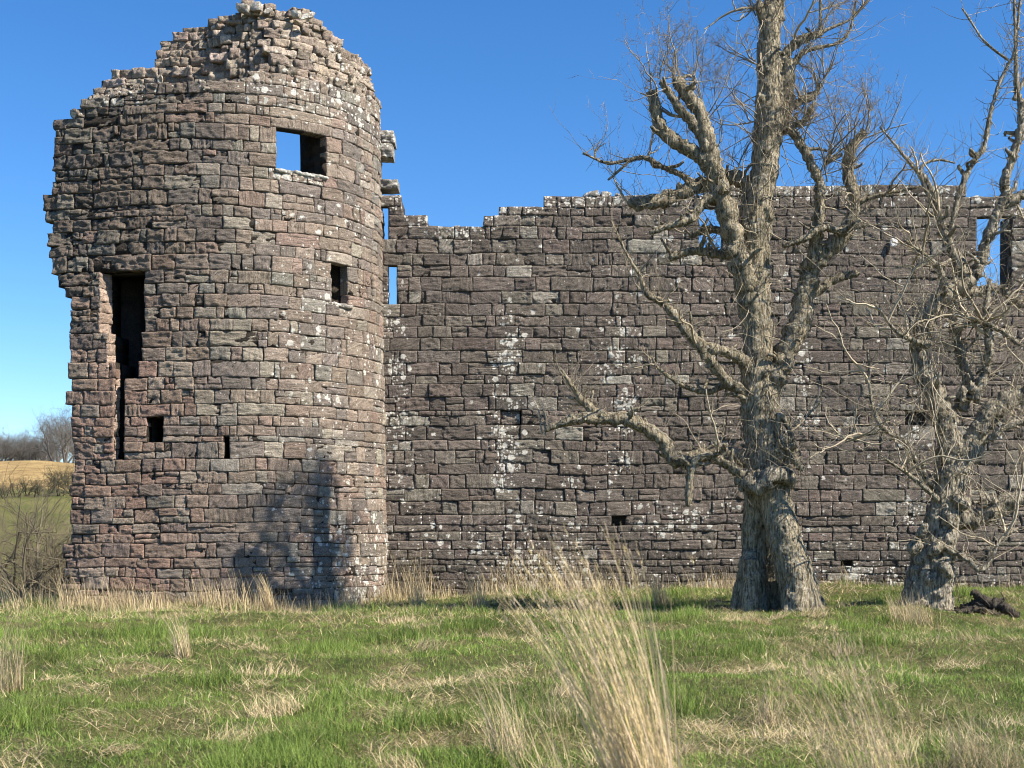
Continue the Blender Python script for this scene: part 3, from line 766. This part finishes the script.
def limbs(defs, Y, mat, parent, store, knob=.34):
    for k, p in defs.items():
        c, r = path(p, Y); m_ = MB()
        big = max(x[2] for x in p)
        tube(m_, c, r, 16 if big > 9 else 8 if big > 4 else 6, knob if big > 6 else .12, kf=.9)
        if big > 7:          # burrs and pruning scars
            for i in range(int(np.linalg.norm(np.diff(c, axis=0), axis=1).sum() * 6)):
                j = int(R.integers(0, len(c))); s_ = r[j] * R.uniform(.8, 1.9)
                off = R.normal(0, 1, 3); off /= np.linalg.norm(off)
                stone(m_, c[j] + off * r[j] * .75, (s_, s_, s_), (1, 1, 1), 0, True)
        L = np.linalg.norm(np.diff(c, axis=0), axis=1).sum()
        for i in range(int(L * 3.0 + .5)):           # pruned stubs
            j = int(R.integers(0, len(c)))
            if r[j] < .05: continue
            o_ = R.normal(0, 1, 3); o_[2] = abs(o_[2]) * .5; o_ /= np.linalg.norm(o_); k_ = R.uniform(.10, .34); q_ = R.uniform(.018, .038)
            p = np.array([c[j] + o_ * r[j] * .5, c[j] + o_ * (r[j] + k_ * .5) + R.normal(0, .03, 3), c[j] + o_ * (r[j] + k_) + R.normal(0, .05, 3) + np.array([0, 0, .05])])
            cc = catmull(p, 4); tube(m_, cc, np.linspace(q_ * 1.3, q_ * .8, len(cc)), 7, .3)
        m_.build('limb', mat, parent, smooth=True); store.append((c, r))
limbs(LA, YA, BARK, tA, limbsA)
tw = MB()
def outward():
    a = R.uniform(0, 2 * math.pi); return np.array([math.cos(a), math.sin(a), 0])
for c, r in limbsA:
    L = np.linalg.norm(np.diff(c, axis=0), axis=1).sum()
    n = int(L * (7 if r.max() > .07 else 5)) + 3
    for i in range(n):
        j = int(np.clip(R.beta(1.5, 1.0) * len(c), 0, len(c) - 1))
        o_ = outward()
        hi = c[j][2] > 7
        ln = R.uniform(.25, 1.0) * (1.25 if hi else .75)
        shoot(tw, c[j] + o_ * r[j] * .8, o_ * .7 + np.array([0, 0, R.uniform(.1, 1.0)]), ln, R.uniform(.004, .007), .3 if hi else .12, .3, 7, int(R.integers(0, 3)), TW)
def fan(p, n, ln, spread, lean=(0, 0, 1)):
    for i in range(n):
        d = np.array(lean) + R.normal(0, spread, 3); shoot(tw, p + R.normal(0, .06, 3), d, R.uniform(.55, 1.1) * ln, R.uniform(.009, .018), .16, .36, 10, 5, TW * np.array([.9, .92, .98]))
for px, py, n, ln, lean in [(652, 92, 7, 1.5, (-.1, 0, 1)), (661, 82, 6, 1.5, (0, 0, 1)), (676, 79, 8, 1.6, (.1, 0, 1)), (690, 97, 8, 1.6, (.15, 0, 1)), (704, 128, 9, 1.9, (.1, 0, 1)), (715, 165, 6, 2.2, (.2, 0, 1)), (735, 180, 7, 1.6, (.1, 0, 1)),
     (821, 84, 7, 1.3, (.3, 0, 1)), (864, 132, 7, 1.4, (.4, 0, 1)), (850, 150, 8, 1.7, (.2, 0, 1)), (850, 180, 8, 1.8, (.2, 0, 1)), (820, 180, 9, 1.8, (.15, 0, 1)), (803, 148, 7, 1.6, (.1, 0, 1)), (821, 33, 7, 1.2, (.4, 0, 1)), (800, 55, 7, 1.3, (.4, 0, .8)), (760, 8, 8, 1.2, (-.4, 0, 1)), (779, 0, 8, 1.3, (.2, 0, 1)), (757, 60, 6, 1.0, (-1, 0, .7)), (757, 120, 8, 1.1, (-1, 0, .6)), (575, 391, 9, 1.1, (-.1, 0, 1)), (547, 430, 5, .9, (-.3, 0, 1)), (584, 402, 7, .9, (0, 0, 1)), (854, 215, 8, 1.5, (.5, 0, 1)), (820, 84, 6, 1.5, (.2, 0, 1)), (790, 130, 6, 1.3, (.5, 0, 1)), (640, 290, 4, 1.0, (-.2, 0, 1)), (774, -8, 10, 1.2, (-.1, 0, 1)), (781, -24, 10, 1.2, (.2, 0, 1))]:
    fan(P(px, py, YA - .1), max(3, int(n * .5)), ln, .3, lean)
# fine dead stems clinging to the trunk
tc_, trd = path([(766, 470, 46), (765, 445, 44), (760, 410, 38), (758, 345, 31), (756, 270, 30), (757, 205, 32), (767, 150, 30), (770, 95, 29), (770, 22, 22), (772, 0, 20)], YA, 12)
for i in range(170):
    j = int(R.integers(0, len(tc_))); a = R.uniform(0, 2 * math.pi); o_ = np.array([math.cos(a), -abs(math.sin(a)) if R.random() < .8 else math.sin(a), 0])
    sgn = 1 if R.random() < .5 else -1
    shoot(tw, tc_[j] + o_ * trd[j] * 1.0, o_ * R.uniform(.1, .8) + np.array([0, 0, sgn * R.uniform(.3, 1)]) + R.normal(0, .25, 3), R.uniform(.3, 1.3), R.uniform(.006, .011), .05 * sgn, .3, 7, int(R.random() < .5), TW * 1.15, R.uniform(0, .25))
for i in range(110):
    j = int(R.integers(0, len(limbsA))); c, r = limbsA[j]; p = c[int(R.integers(0, len(c)))]
    shoot(tw, p, np.array([R.normal(0, .7), R.normal(0, .5), R.uniform(-.3, 1)]), R.uniform(.5, 1.4), R.uniform(.006, .010), .1, .36, 9, 3, TW * 1.1)
for i in range(140):          # whiskers on the collar
    p = P(R.uniform(735, 795), R.uniform(440, 490), YA - R.uniform(.2, .5)); shoot(tw, p, R.normal(0, 1, 3) + np.array([0, -.3, 0]), R.uniform(.15, .5), .006, 0, .5, 6, 0, TW * 1.25, .4)
def shag(mb, limbs_, n_per, col, rmin):
    for c, r in limbs_:
        if r.max() < rmin: continue
        L = np.linalg.norm(np.diff(c, axis=0), axis=1).sum()
        for i in range(int(L * n_per)):
            j = int(R.integers(0, len(c))); o_ = R.normal(0, 1, 3); o_ /= np.linalg.norm(o_)
            shoot(mb, c[j] + o_ * r[j] * .9, o_ * .5 + R.normal(0, .6, 3), R.uniform(.10, .40), R.uniform(.005, .010), .1, .4, 6, 1, np.asarray(col) * R.uniform(.6, 1.2), R.uniform(0, .3))
def mids(mb, limbs_, count, col, zmax=99):
    got = 0
    while got < count:
        c, r = limbs_[int(R.integers(0, len(limbs_)))]; j = int(R.integers(len(c) // 3, len(c)))
        if c[j][2] > zmax: continue
        got += 1
        shoot(mb, c[j], np.array([R.normal(0, .8), R.normal(0, .6), R.uniform(.0, 1)]), R.uniform(.8, 1.9), R.uniform(.016, .030), .12, .42, 11, 4, np.asarray(col) * R.uniform(.9, 1.3))
mids(tw, limbsA, 30, TW)
shag(tw, limbsA, 15, TW, .05)
tw.build('twigs', TWIG, tA)

# ------------------------------------------------------------------ second tree
YB = 24.6
gB = P(930, 612, YB)
tB = thing('bare_tree', 'gnarled twisted leafless tree near the right edge with many pale ascending limbs', 'tree', (gB[0], YB, float(gz(gB[0], YB))))
tr = MB()
trk([(924, 628, 46), (920, 600, 34), (925, 570, 31), (930, 545, 28), (940, 515, 25), (948, 485, 25), (950, 455, 24), (946, 425, 23), (938, 405, 22)], .18, 18, YB)
trk([(944, 632, 40, -.2), (938, 605, 28, -.2), (940, 575, 28, -.1), (944, 545, 25, -.1), (948, 515, 23), (956, 480, 22), (966, 455, 20), (979, 430, 20), (990, 410, 20)], .18, 18, YB)
for px, py, s_, dy in [(916, 545, .42, -.1), (922, 530, .34, -.3), (936, 548, .36, -.35), (946, 570, .34, -.4), (930, 580, .3, -.3), (950, 520, .36, -.3), (966, 504, .36, -.1), (958, 500, .3, -.2), (962, 394, .34, -.2), (972, 388, .3, -.2), (984, 500, .34, 0)]:
    make_blob(tr, P(px, py, YB + dy), (s_, s_ * .9, s_ * .9))
for px, py, w_, dx, dy in [(905, 605, 16, -10, 10), (950, 618, 18, 10, 8), (925, 622, 14, 2, 10)]:
    trk([(px - dx * .8, py - 24, w_), (px, py, w_ * .9), (px + dx, py + dy + 10, w_ * .6)], .15, 10, YB)
remeshed_trunk(tr, BARK2, tB, .022, .2, .09)
LB = {
 'a': [(942, 420, 24), (934, 395, 22), (921, 362, 18, .1), (923, 332, 17, .1), (936, 305, 17), (952, 290, 17), (964, 281, 15), (962, 268, 14), (955, 255, 10), (947, 240, 9), (941, 222, 8), (936, 207, 7), (927, 180, 5.5), (914, 168, 3.5), (897, 147, 2.6), (880, 127, 1.8)],
 'b': [(947, 242, 6), (951, 228, 6.5), (958, 200, 6), (965, 178, 6), (976, 158, 6), (984, 146, 5), (990, 117, 4.5), (997, 90, 4), (1008, 65, 3.5), (1015, 50, 3), (1020, 0, 2.5), (1023, -40, 2)],
 'c': [(964, 284, 13), (975, 276, 12), (984, 250, 11), (991, 230, 11), (998, 213, 11), (1006, 195, 10), (1005, 180, 9), (1013, 158, 9), (1021, 128, 8), (1021, 105, 7), (1017, 90, 6), (1016, 60, 4), (1015, 20, 3), (1013, -30, 2.5)],
 'd': [(1000, 206, 9), (1014, 200, 10), (1030, 190, 9), (1050, 170, 7), (1065, 130, 5)],
 'e': [(955, 290, 11, .1), (975, 292, 10, .15), (992, 288, 9, .2), (1008, 294, 9, .2), (1022, 304, 8, .2), (1035, 285, 7, .2), (1040, 240, 5, .2)],
 'f': [(968, 460, 22, .1), (980, 435, 20, .05), (988, 417, 20), (1000, 405, 19), (1018, 396, 18), (1045, 385, 16), (1075, 350, 12), (1090, 300, 9), (1095, 230, 6)],
 'g': [(990, 440, 8, -.3), (999, 431, 8, -.35), (1012, 424, 7, -.35), (1030, 419, 6, -.35)],
 'h': [(958, 520, 20, .1), (975, 518, 18, .1), (992, 511, 17, .1), (1006, 502, 17, .05), (1022, 500, 17), (1050, 490, 14), (1080, 460, 10)],
 'i': [(975, 400, 12, -.1), (985, 372, 10, -.15), (989, 350, 9, -.2), (987, 325, 8, -.2), (986, 305, 6, -.2), (990, 280, 4, -.2)],
 'j': [(936, 490, 7), (921, 471, 6, -.1), (905, 443, 5.5, -.2), (886, 431, 5, -.3), (875, 415, 4, -.3), (870, 390, 3, -.3), (868, 350, 2, -.3)],
 'k': [(938, 500, 6, -.2), (925, 488, 5, -.3), (908, 474, 4, -.35), (885, 459, 2.5, -.4)],
 'l': [(937, 205, 5), (926, 190, 4.5), (921, 172, 4), (926, 163, 3.5), (940, 160, 2.5), (955, 163, 1.8)],
 'm': [(948, 300, 8, -.1), (940, 270, 6, -.2), (925, 255, 4, -.3), (905, 240, 2.5, -.3)],
 'n': [(960, 410, 14, .1), (968, 385, 12, .1), (962, 360, 10, .1), (955, 330, 8, .1), (950, 300, 6, .1)],
 'o': [(884, 430, 4, -.3), (862, 436, 3, -.3), (845, 442, 2, -.3)],
 'p': [(1014, 100, 5), (1024, 80, 4), (1040, 50, 3)],
 'q': [(930, 345, 7, -.2), (912, 340, 5, -.3), (895, 330, 4, -.4), (880, 310, 2.5, -.4)],
 'r': [(1008, 60, 3), (985, 42, 2.5), (970, 20, 2), (962, 8, 1.5)],
 's': [(955, 330, 8, -.2), (975, 320, 6, -.3), (1000, 330, 5, -.3), (1020, 345, 4, -.3)],
 't': [(940, 545, 7, -.3), (968, 560, 5, -.35), (978, 570, 5, -.35), (990, 562, 4, -.35), (1000, 540, 3, -.3), (1018, 528, 2, -.3)],
}
limbsB = []
limbs(LB, YB, BARK2, tB, limbsB)
tw = MB(); TW2 = np.array([.32, .275, .20])
for c, r in limbsB:
    L = np.linalg.norm(np.diff(c, axis=0), axis=1).sum()
    n = int(L * (9 if r.max() > .05 else 7)) + 3
    for i in range(n):
        j = int(np.clip(R.beta(1.4, 1.0) * len(c), 0, len(c) - 1)); o_ = outward()
        hi = c[j][2] > 6.5
        shoot(tw, c[j] + o_ * r[j] * .8, o_ * .8 + np.array([0, 0, R.uniform(-.2, 1.0)]), R.uniform(.3, 1.15), R.uniform(.004, .008), .25 if hi else .05, .32, 7, int(R.integers(0, 3)), TW2 * R.uniform(.8, 1.15))
tc_, trd = path([(946, 500, 34), (951, 455, 36), (945, 420, 34), (930, 385, 26), (922, 350, 22), (935, 305, 20)], YB, 14)
for i in range(100):
    j = int(R.integers(0, len(tc_))); a = R.uniform(0, 2 * math.pi); o_ = np.array([math.cos(a), -abs(math.sin(a)), 0]); sgn = 1 if R.random() < .55 else -1
    shoot(tw, tc_[j] + o_ * trd[j], o_ * R.uniform(.1, .8) + np.array([0, 0, sgn * R.uniform(.3, 1)]) + R.normal(0, .3, 3), R.uniform(.3, 1.3), R.uniform(.007, .013), .05 * sgn, .3, 7, int(R.random() < .6), TW2 * 1.1, R.uniform(0, .25))
for i in range(150):         # dense whips between the limbs
    j = int(R.integers(0, len(limbsB))); c, r = limbsB[j]; p = c[int(R.integers(0, len(c)))]
    if p[2] > 7.4: continue
    shoot(tw, p, np.array([R.normal(-.15, .7), R.normal(0, .5), R.uniform(-.2, 1)]), R.uniform(.6, 1.7), R.uniform(.007, .012), .1, .34, 9, 3, TW2 * 1.1)
mids(tw, limbsB, 46, TW2, 8.0)
shag(tw, limbsB, 14, TW2, .05)
tw.build('twigs', TWIG, tB)

# fallen dead branch at the right
fx = P(990, 612, 24.2)
fbr = thing('fallen_branch', 'dark rotten fallen branch lying in the grass right of the twisted tree', 'log', (fx[0], 24.2, float(gz(fx[0], 24.2))))
m_ = MB()
def gp(px, dy, up): 
    X = (px - 512) * (24.2 + dy) / F; return [X, 24.2 + dy, float(gz(X, 24.2 + dy)) + up]
for pts, rr in [([gp(950, .2, .02), gp(962, .1, .07), gp(974, .05, .17), (gp(985, 0, .38))], [.05, .075, .085, .04]),
                ([gp(972, 0, .40), gp(984, -.05, .31), gp(1000, -.15, .20), gp(1018, -.3, .06)], [.05, .085, .095, .07]),
                ([gp(957, -.2, .03), gp(978, -.15, .10), gp(1000, -.25, .05)], [.04, .065, .05]),
                ([gp(984, .1, .06), gp(992, .1, .26), gp(1004, .12, .33)], [.06, .05, .02]), ([gp(990, .0, .2), gp(976, -.1, .12), gp(968, -.2, .02)], [.05, .06, .04])]:
    c = catmull(np.array([list(p) + [r] for p, r in zip(pts, rr)]), 12); tube(m_, c[:, :3], c[:, 3], 12, .55)
m_.build('bark_log', DEADWOOD, fbr)
m_ = MB()
for i in range(16):
    p = gp(R.uniform(955, 1015), R.uniform(-.3, .1), R.uniform(.08, .25)); shoot(m_, p, R.normal(0, 1, 3) + np.array([0, 0, .6]), R.uniform(.2, .45), .012, .1, .3, 5, 1, (.06, .05, .04))
m_.build('twigs', TWIG, fbr)

# ------------------------------------------------------------------ grass
tX = TP[:LIMB, 0]; tY = TP[:LIMB, 1]
def wall_front(X):
    f = np.interp(X, tX, tY - .2, left=33.5, right=32.33)
    return np.where(X > tX[-1], 32.33, f)
def ribbons(mb, base, hgt, az, lean, curl, wid, col, levels=3, faceaz=None):
    n = len(hgt); k = levels
    t = np.linspace(0, 1, k + 1)[None]
    ang = lean[:, None] + curl[:, None] * t ** 1.5         # angle from vertical
    seg = (hgt / k)[:, None]
    dz = np.cos(ang[:, :-1]) * seg; dh = np.sin(ang[:, :-1]) * seg
    zz_ = np.concatenate([np.zeros((n, 1)), np.cumsum(dz, 1)], 1); hh = np.concatenate([np.zeros((n, 1)), np.cumsum(dh, 1)], 1)
    ctr = np.stack([base[:, :1] + np.cos(az)[:, None] * hh, base[:, 1:2] + np.sin(az)[:, None] * hh, base[:, 2:3] + zz_], -1)
    fa = R.uniform(0, math.pi, n) if faceaz is None else faceaz
    side = np.stack([np.cos(fa), np.sin(fa), 0 * fa], -1)[:, None] * (wid[:, None] * (1 - t * .85) * .5)[..., None]
    v = np.stack([ctr - side, ctr + side], 2).reshape(-1, 3)
    i = (np.arange(n) * (k + 1) * 2)[:, None] + (np.arange(k) * 2)[None]
    q = np.stack([i, i + 1, i + 3, i + 2], -1).reshape(-1, 4)
    shade = (1 + .0 * t)
    c = np.repeat(col, (k + 1) * 2, axis=0)
    mb.add(v, q, col=c)
    return ctr

def scatter(n, y0=7.6, y1=34, pw=1.4):
    yy = np.linspace(y0, y1, 400); pdf = (yy * .80 + .8) * yy ** -pw; cdf = np.cumsum(pdf); cdf /= cdf[-1]
    Y = np.interp(R.random(n), cdf, yy); X = (R.random(n) - .5) * 2 * (Y * .40 + .5)
    ok = Y < wall_front(X); return X[ok], Y[ok]
STRAW_C = np.array([.58, .47, .28]); 
def straw_mask(X, Y):
    m = sm(.22, .70, fbm(X * 1.5 + 7, Y * .8, seed=50, o=4) * .8 + .06 + .16 * sm(1, 4, X))
    left_band = sm(20.5, 25.0, Y) * sm(2.5, -2, X)              # pale sward under the tower
    right_band = sm(3.4, .4, np.abs(wall_front(X) - Y)) * .55
    return np.clip(np.maximum(np.maximum(m, left_band * (.80 + .6 * fbm(X * 1.6, Y * 1.0, seed=51, o=3))), right_band * (.6 + .5 * vnoise(X * .9, Y, seed=52)) * sm(9, 5, X)), 0, 1)
gm = MB()
X, Y = scatter(430000)
sk = straw_mask(X, Y); keep = R.random(len(X)) > sk * .55; X, Y, sk = X[keep], Y[keep], sk[keep]
n = len(X)
tuft = fbm(X * 1.3, Y * 1.3, seed=60, o=3)
hgt = R.uniform(.022, .065, n) * (1 + 2.2 * sm(.25, .95, tuft)) * (1 + .012 * Y)
cg = np.array([.138, .212, .044])[None] * R.uniform(.55, 1.5, (n, 1)) + R.random((n, 1)) ** 2 * np.array([[.09, .075, .02]])
cg *= (1 + .28 * fbm(X * .5, Y * .5, seed=61)[:, None])
ribbons(gm, np.stack([X, Y, gz(X, Y) - .01], -1), hgt, R.uniform(0, 2 * math.pi, n), np.abs(R.normal(0, .65, n)), R.uniform(.1, 1.3, n), (.0035 + .00033 * Y) * R.uniform(.7, 1.3, n), cg, 2)
gob = gm.build('grass', GRASS); tag(gob, 'short green pasture grass covering the foreground field', 'grass', kind='stuff')

gm = MB()
X, Y = scatter(260000, pw=1.2)
sk = straw_mask(X, Y); keep = R.random(len(X)) < np.clip(sk * .58 + .06, 0, 1); X, Y, sk = X[keep], Y[keep], sk[keep]
n = len(X)
hgt = R.uniform(.06, .19, n) * (1 + .3 * sm(20, 28, Y))
cs = STRAW_C[None] * R.uniform(.5, 1.25, (n, 1)) * np.array([[1, 1, 1]]) ; cs[:, 2] *= R.uniform(.75, 1.2, n)
ribbons(gm, np.stack([X, Y, gz(X, Y) + R.uniform(-.01, .05, n)], -1), hgt, R.uniform(0, 6.28, n), np.clip(R.normal(1.25, .33, n), 0, 1.57), R.uniform(0, .8, n), (.003 + .00028 * Y) * R.uniform(.7, 1.3, n), cs, 3)
# flattened straw piles and wind-bent tufts
for i in range(85):
    Yc = float(np.interp(R.random(), [0, .55, 1], [8.5, 15, 29])); Xc = float(R.uniform(-.40, .40) * Yc)
    if Yc > float(wall_front(np.array(Xc))) - .5: continue
    nn_ = int(R.uniform(40, 150)); rr_ = R.uniform(.08, .26); a = R.uniform(0, 6.28, nn_); q_ = rr_ * np.sqrt(R.random(nn_))
    bx, by = Xc + q_ * np.cos(a) * 1.5, Yc + q_ * np.sin(a); flat = R.random() < .65
    cs = STRAW_C[None] * R.uniform(.7, 1.3, (nn_, 1)); main = R.uniform(0, 6.28)
    ribbons(gm, np.stack([bx, by, gz(bx, by) + R.uniform(0, .05, nn_)], -1), R.uniform(.08, .24, nn_) * (1 if flat else .9), main + R.normal(0, .9, nn_), np.clip(R.normal(1.42 if flat else .7, .25, nn_), 0, 1.6), R.uniform(.1, 1.2, nn_), np.full(nn_, .003 + .0003 * Yc) * R.uniform(.7, 1.4, nn_), cs, 3)
# standing dead stems along the wall foot
X2 = R.uniform(-13, 12.5, 15000); back = np.abs(R.normal(0, .75, 15000)) * np.where(X2 < -2.5, 1.3, 1.0); Y2 = wall_front(X2) - .03 - back
dens = np.clip(.35 + .5 * fbm(X2 * .8, Y2 * .8, seed=70) + .25 * (X2 < -3), .05, 1) * np.where(X2 > 6.2, .25, 1)
k_ = (R.random(15000) < dens) & (Y2 < 33); X2, Y2 = X2[k_], Y2[k_]; n = len(X2)
cs = STRAW_C[None] * R.uniform(.5, 1.15, (n, 1))
ribbons(gm, np.stack([X2, Y2, gz(X2, Y2)], -1), (.16 + .55 * R.random(n) ** 2) * np.where(X2 > 3, .75, 1) * (1 + .9 * sm(-3.2, -2, X2) * sm(3.5, 2.0, X2) * sm(.0, .5, vnoise(X2 * 1.1, Y2 * 0, seed=71) + .25)) * (.7 + .6 * sm(-.4, .6, vnoise(X2 * 2.3, Y2, seed=72))), R.normal(2.9, 1.2, n), np.abs(R.normal(.18, .2, n)), R.uniform(.0, .9, n), R.uniform(.008, .015, n), cs, 4)
gob = gm.build('dry_grass', STRAW); tag(gob, 'matted straw-coloured dead grass in patches and along the wall foot', 'dry grass', kind='stuff')

def tussock(px, Y, n, h, rad, leanx, label, seed_w=.0045, spread=.22, colk=1., base_n=0):
    X = (px - 512) * Y / F
    o = thing('grass_tussock', label, 'grass clump', (X, Y, float(gz(X, Y))), 'dry grass tussocks in the field')
    m_ = MB()
    a = R.uniform(0, 2 * math.pi, n); r_ = rad * np.sqrt(R.random(n))
    bx, by = X + r_ * np.cos(a), Y + r_ * np.sin(a)
    dirx = leanx + R.normal(0, spread, n); diry = R.normal(0, spread, n)
    az = np.arctan2(diry, dirx); ln = np.arctan(np.hypot(dirx, diry))
    cs = STRAW_C[None] * colk * R.uniform(.55, 1.25, (n, 1)); cs[:, 2] *= R.uniform(.8, 1.25, n)
    hg = h * (1 - .75 * R.random(n) ** 1.3)
    ctr = ribbons(m_, np.stack([bx, by, gz(bx, by) - .02], -1), hg, az, ln * .55, ln * .9 + .05 * np.abs(R.normal(size=n)), np.full(n, seed_w) * R.uniform(.7, 1.4, n), cs, 6)
    m_.build('stalks', STRAW, o)
    if h > .9 and Y < 12 and n > 100:
        m_ = MB(); sel = np.where((hg > .45 * h) & (R.random(n) < .6))[0]; sel = np.repeat(sel, 9)
        t_ = R.uniform(0, 1, len(sel))[:, None]; b0 = ctr[sel, -2] * (1 - t_) + ctr[sel, -1] * t_
        ribbons(m_, b0, R.uniform(.02, .05, len(sel)), az[sel] + R.normal(0, 1.2, len(sel)), R.uniform(.2, .7, len(sel)), R.uniform(.1, .6, len(sel)), np.full(len(sel), .0042), cs[sel] * .9, 2)
        m_.build('seed_heads', STRAW, o)
    nb = base_n or n // 2
    m_ = MB(); a = R.uniform(0, 2 * math.pi, nb); r_ = rad * 1.5 * np.sqrt(R.random(nb)); bx, by = X + r_ * np.cos(a), Y + r_ * np.sin(a)
    cs = np.where(R.random((nb, 1)) < .4, np.array([[.07, .10, .022]]), STRAW_C[None] * .8) * R.uniform(.6, 1.2, (nb, 1))
    ribbons(m_, np.stack([bx, by, gz(bx, by) - .02], -1), R.uniform(.15, .42, nb) * min(1.3, .5 + h * .6), R.uniform(0, 6.28, nb), R.uniform(.1, .7, nb), R.uniform(.4, 1.6, nb), np.full(nb, seed_w) * R.uniform(.8, 1.5, nb), cs, 4)
    m_.build('basal_leaves', GRASS, o)
    return o
tussock(660, 6.6, 360, 1.66, .19, -.40, 'tallest pale dry grass clump in the centre foreground, leaning left', .0060, .15, 1.15, 2200)
tussock(885, 6.9, 260, 1.08, .24, -.42, 'large dry grass clump in the right foreground, leaning left', .0042, .2, 1., 500)
tussock(990, 8.6, 150, .62, .25, -.2, 'low green and straw grass clump in the bottom right corner', .004, .35, .9, 700)
tussock(512, 9.6, 130, .75, .14, -.35, 'slim dry grass clump left of the tallest foreground clump', .004, .22, 1., 160)
tussock(555, 8.2, 40, 1.15, .20, -.55, 'few long arching dry stalks beside the tallest foreground clump', .004, .2, 1., 100)
tussock(8, 13.0, 130, .85, .15, -.05, 'yellowish grass clump at the left edge of the field', .005, .18, .8, 120)
tussock(184, 16.5, 90, .62, .10, -.3, 'pale leaning grass clump in the middle of the left lawn', .006, .15, 1.15, 60)
tussock(272, 28.0, 130, .95, .09, -.35, 'pale upright grass sheaf against the tower foot below the forked shadow', .009, .10, 1.15, 80)
tussock(420, 29.0, 90, .95, .16, -.3, 'tall dry stalks where the tower meets the long wall', .009, .18, 1., 80)
tussock(478, 28.0, 80, 1.05, .2, -.25, 'loose dry stalks in front of the wall, right of the tower corner', .009, .16, 1., 60)
tussock(662, 27.5, 130, .75, .16, -.25, 'reddish dry grass clump left of the hollow tree trunk', .009, .14, .95, 120)
tussock(560, 10.8, 60, .45, .12, -.2, 'short dry tuft behind the slim foreground clump', .0045, .3, 1., 90)
tussock(770, 11.5, 70, .5, .12, .15, 'short pale tuft in the lawn below the hollow tree', .005, .3, 1., 80)
tussock(912, 22.8, 220, .62, .35, -.35, 'matted straw tussock at the foot of the twisted tree', .008, .3, 1., 250)
tussock(845, 17.0, 60, .4, .16, .1, 'small dead tuft in the grass between the two trees', .006, .35, .9, 80)
tussock(210, 28.4, 70, .8, .35, -.3, 'thin dry stalks at the tower foot in front of the broad dark shadow', .009, .2, 1., 90)

# ------------------------------------------------------------------ far slope: scrub, hedge, wood, fence
def bare_crown(mb, p, d, length, r, depth, col, up=.1):
    n = 5; pts = [np.array(p, float)]; d = np.array(d, float); d /= np.linalg.norm(d)
    for i in range(n):
        d = d + R.normal(0, .16, 3) + np.array([0, 0, up * .2]); d /= np.linalg.norm(d); pts.append(pts[-1] + d * length / n)
    rr = np.linspace(r, r * .6, n + 1)
    tube(mb, np.array(pts), rr, 5 if r > .03 else 3, 0, col, cap=False)
    if depth <= 0: return
    for k in range(4 if depth > 1 else 5):
        i = int(R.integers(2, n + 1)); nd = d * .8 + R.normal(0, .62, 3)
        bare_crown(mb, pts[i], nd, length * R.uniform(.55, .8), rr[i] * .62, depth - 1, np.asarray(col) * R.uniform(.85, 1.2), up)
def bare_tree_at(name, label, cat, group, X, Y, h, depth, r, col, stems=1):
    o = thing(name, label, cat, (X, Y, float(gz(X, Y))), group)
    st_, cr = MB(), MB(); z0 = float(gz(X, Y))
    for s_ in range(stems):
        d = np.array([R.normal(0, .35 if stems > 1 else .12), R.normal(0, .3 if stems > 1 else .1), 1.])
        pts = [np.array([X + R.normal(0, .15 if stems > 1 else 0), Y, z0 - .1])]
        for i in range(4):
            d = d + R.normal(0, .12, 3); d /= np.linalg.norm(d); pts.append(pts[-1] + d * h * .09)
        tube(st_, np.array(pts), np.linspace(r, r * .75, 5), 7, .15, col)
        for k in range(5): bare_crown(cr, pts[2 + k % 3], d * .7 + R.normal(0, .5, 3) + np.array([0, 0, .25]), h * R.uniform(.24, .33), r * .5, depth, np.asarray(col) * 1.1)
    st_.build('trunk', TWIG, o); cr.build('crown', TWIG, o)
    return o
# scrub just below the field edge
SC = (.13, .11, .075)
for px, Y, h, lab in [(32, 44, 8.2, 'bare crooked thorn tree with pale branches left of the tower foot'), (4, 47, 7.4, 'bare thorn bush at the left edge of the picture'), (60, 50, 9.0, 'bare scrub tree half hidden behind the tower corner'), (50, 42, 5.6, 'low bramble-like bush at the corner of the tower')]:
    bare_tree_at('thorn_tree', lab, 'small tree', 'thorn scrub below the field edge', (px - 512) * Y / F, Y, h, 3, .09, SC, 3)
# dark hedge across the hill
for i, px in enumerate(np.linspace(-60, 92, 15)):
    Y = 136 + R.uniform(-2, 2) + (px * .08)
    bare_tree_at('hedge_shrub', 'dark hawthorn shrub in the hedge across the green slope', 'shrub', 'hedge shrubs across the slope', (px - 512) * Y / F, Y, R.uniform(2.2, 3.2) + (1.6 if px > 45 else 0), 2, .06, (.05, .05, .032), 4)
# wood on the skyline
protos = [None] * 4; low = list(range(46, 76))
for i in range(76):
    px = -70 + (i % 46) * 3.5 + (i > 45) * 20 + R.uniform(-2, 2); Y = 203 + R.uniform(-6, 30)
    h = R.uniform(4.8, 6.8) + (4.5 if 55 < px < 78 else 0)
    X = (px - 512) * Y / F; k = i % 4
    if protos[k] is None:
        protos[k] = bare_tree_at('hillside_tree', 'bare brown tree in the wood on the skyline', 'tree', 'bare trees on the skyline', X, Y, 8.0, 4, .13, (.125, .118, .108), 2)
    else:
        src = protos[k]; r_ = src.copy(); C.objects.link(r_); r_.location = (X, Y, float(gz(X, Y))); s_ = h / 8.0; r_.scale = (s_, s_, s_) if i < 46 else (.75, .75, .38); r_.rotation_euler = (0, 0, R.uniform(0, 6.28))
        for ch in list(src.children):
            c_ = ch.copy(); C.objects.link(c_); c_.parent = r_
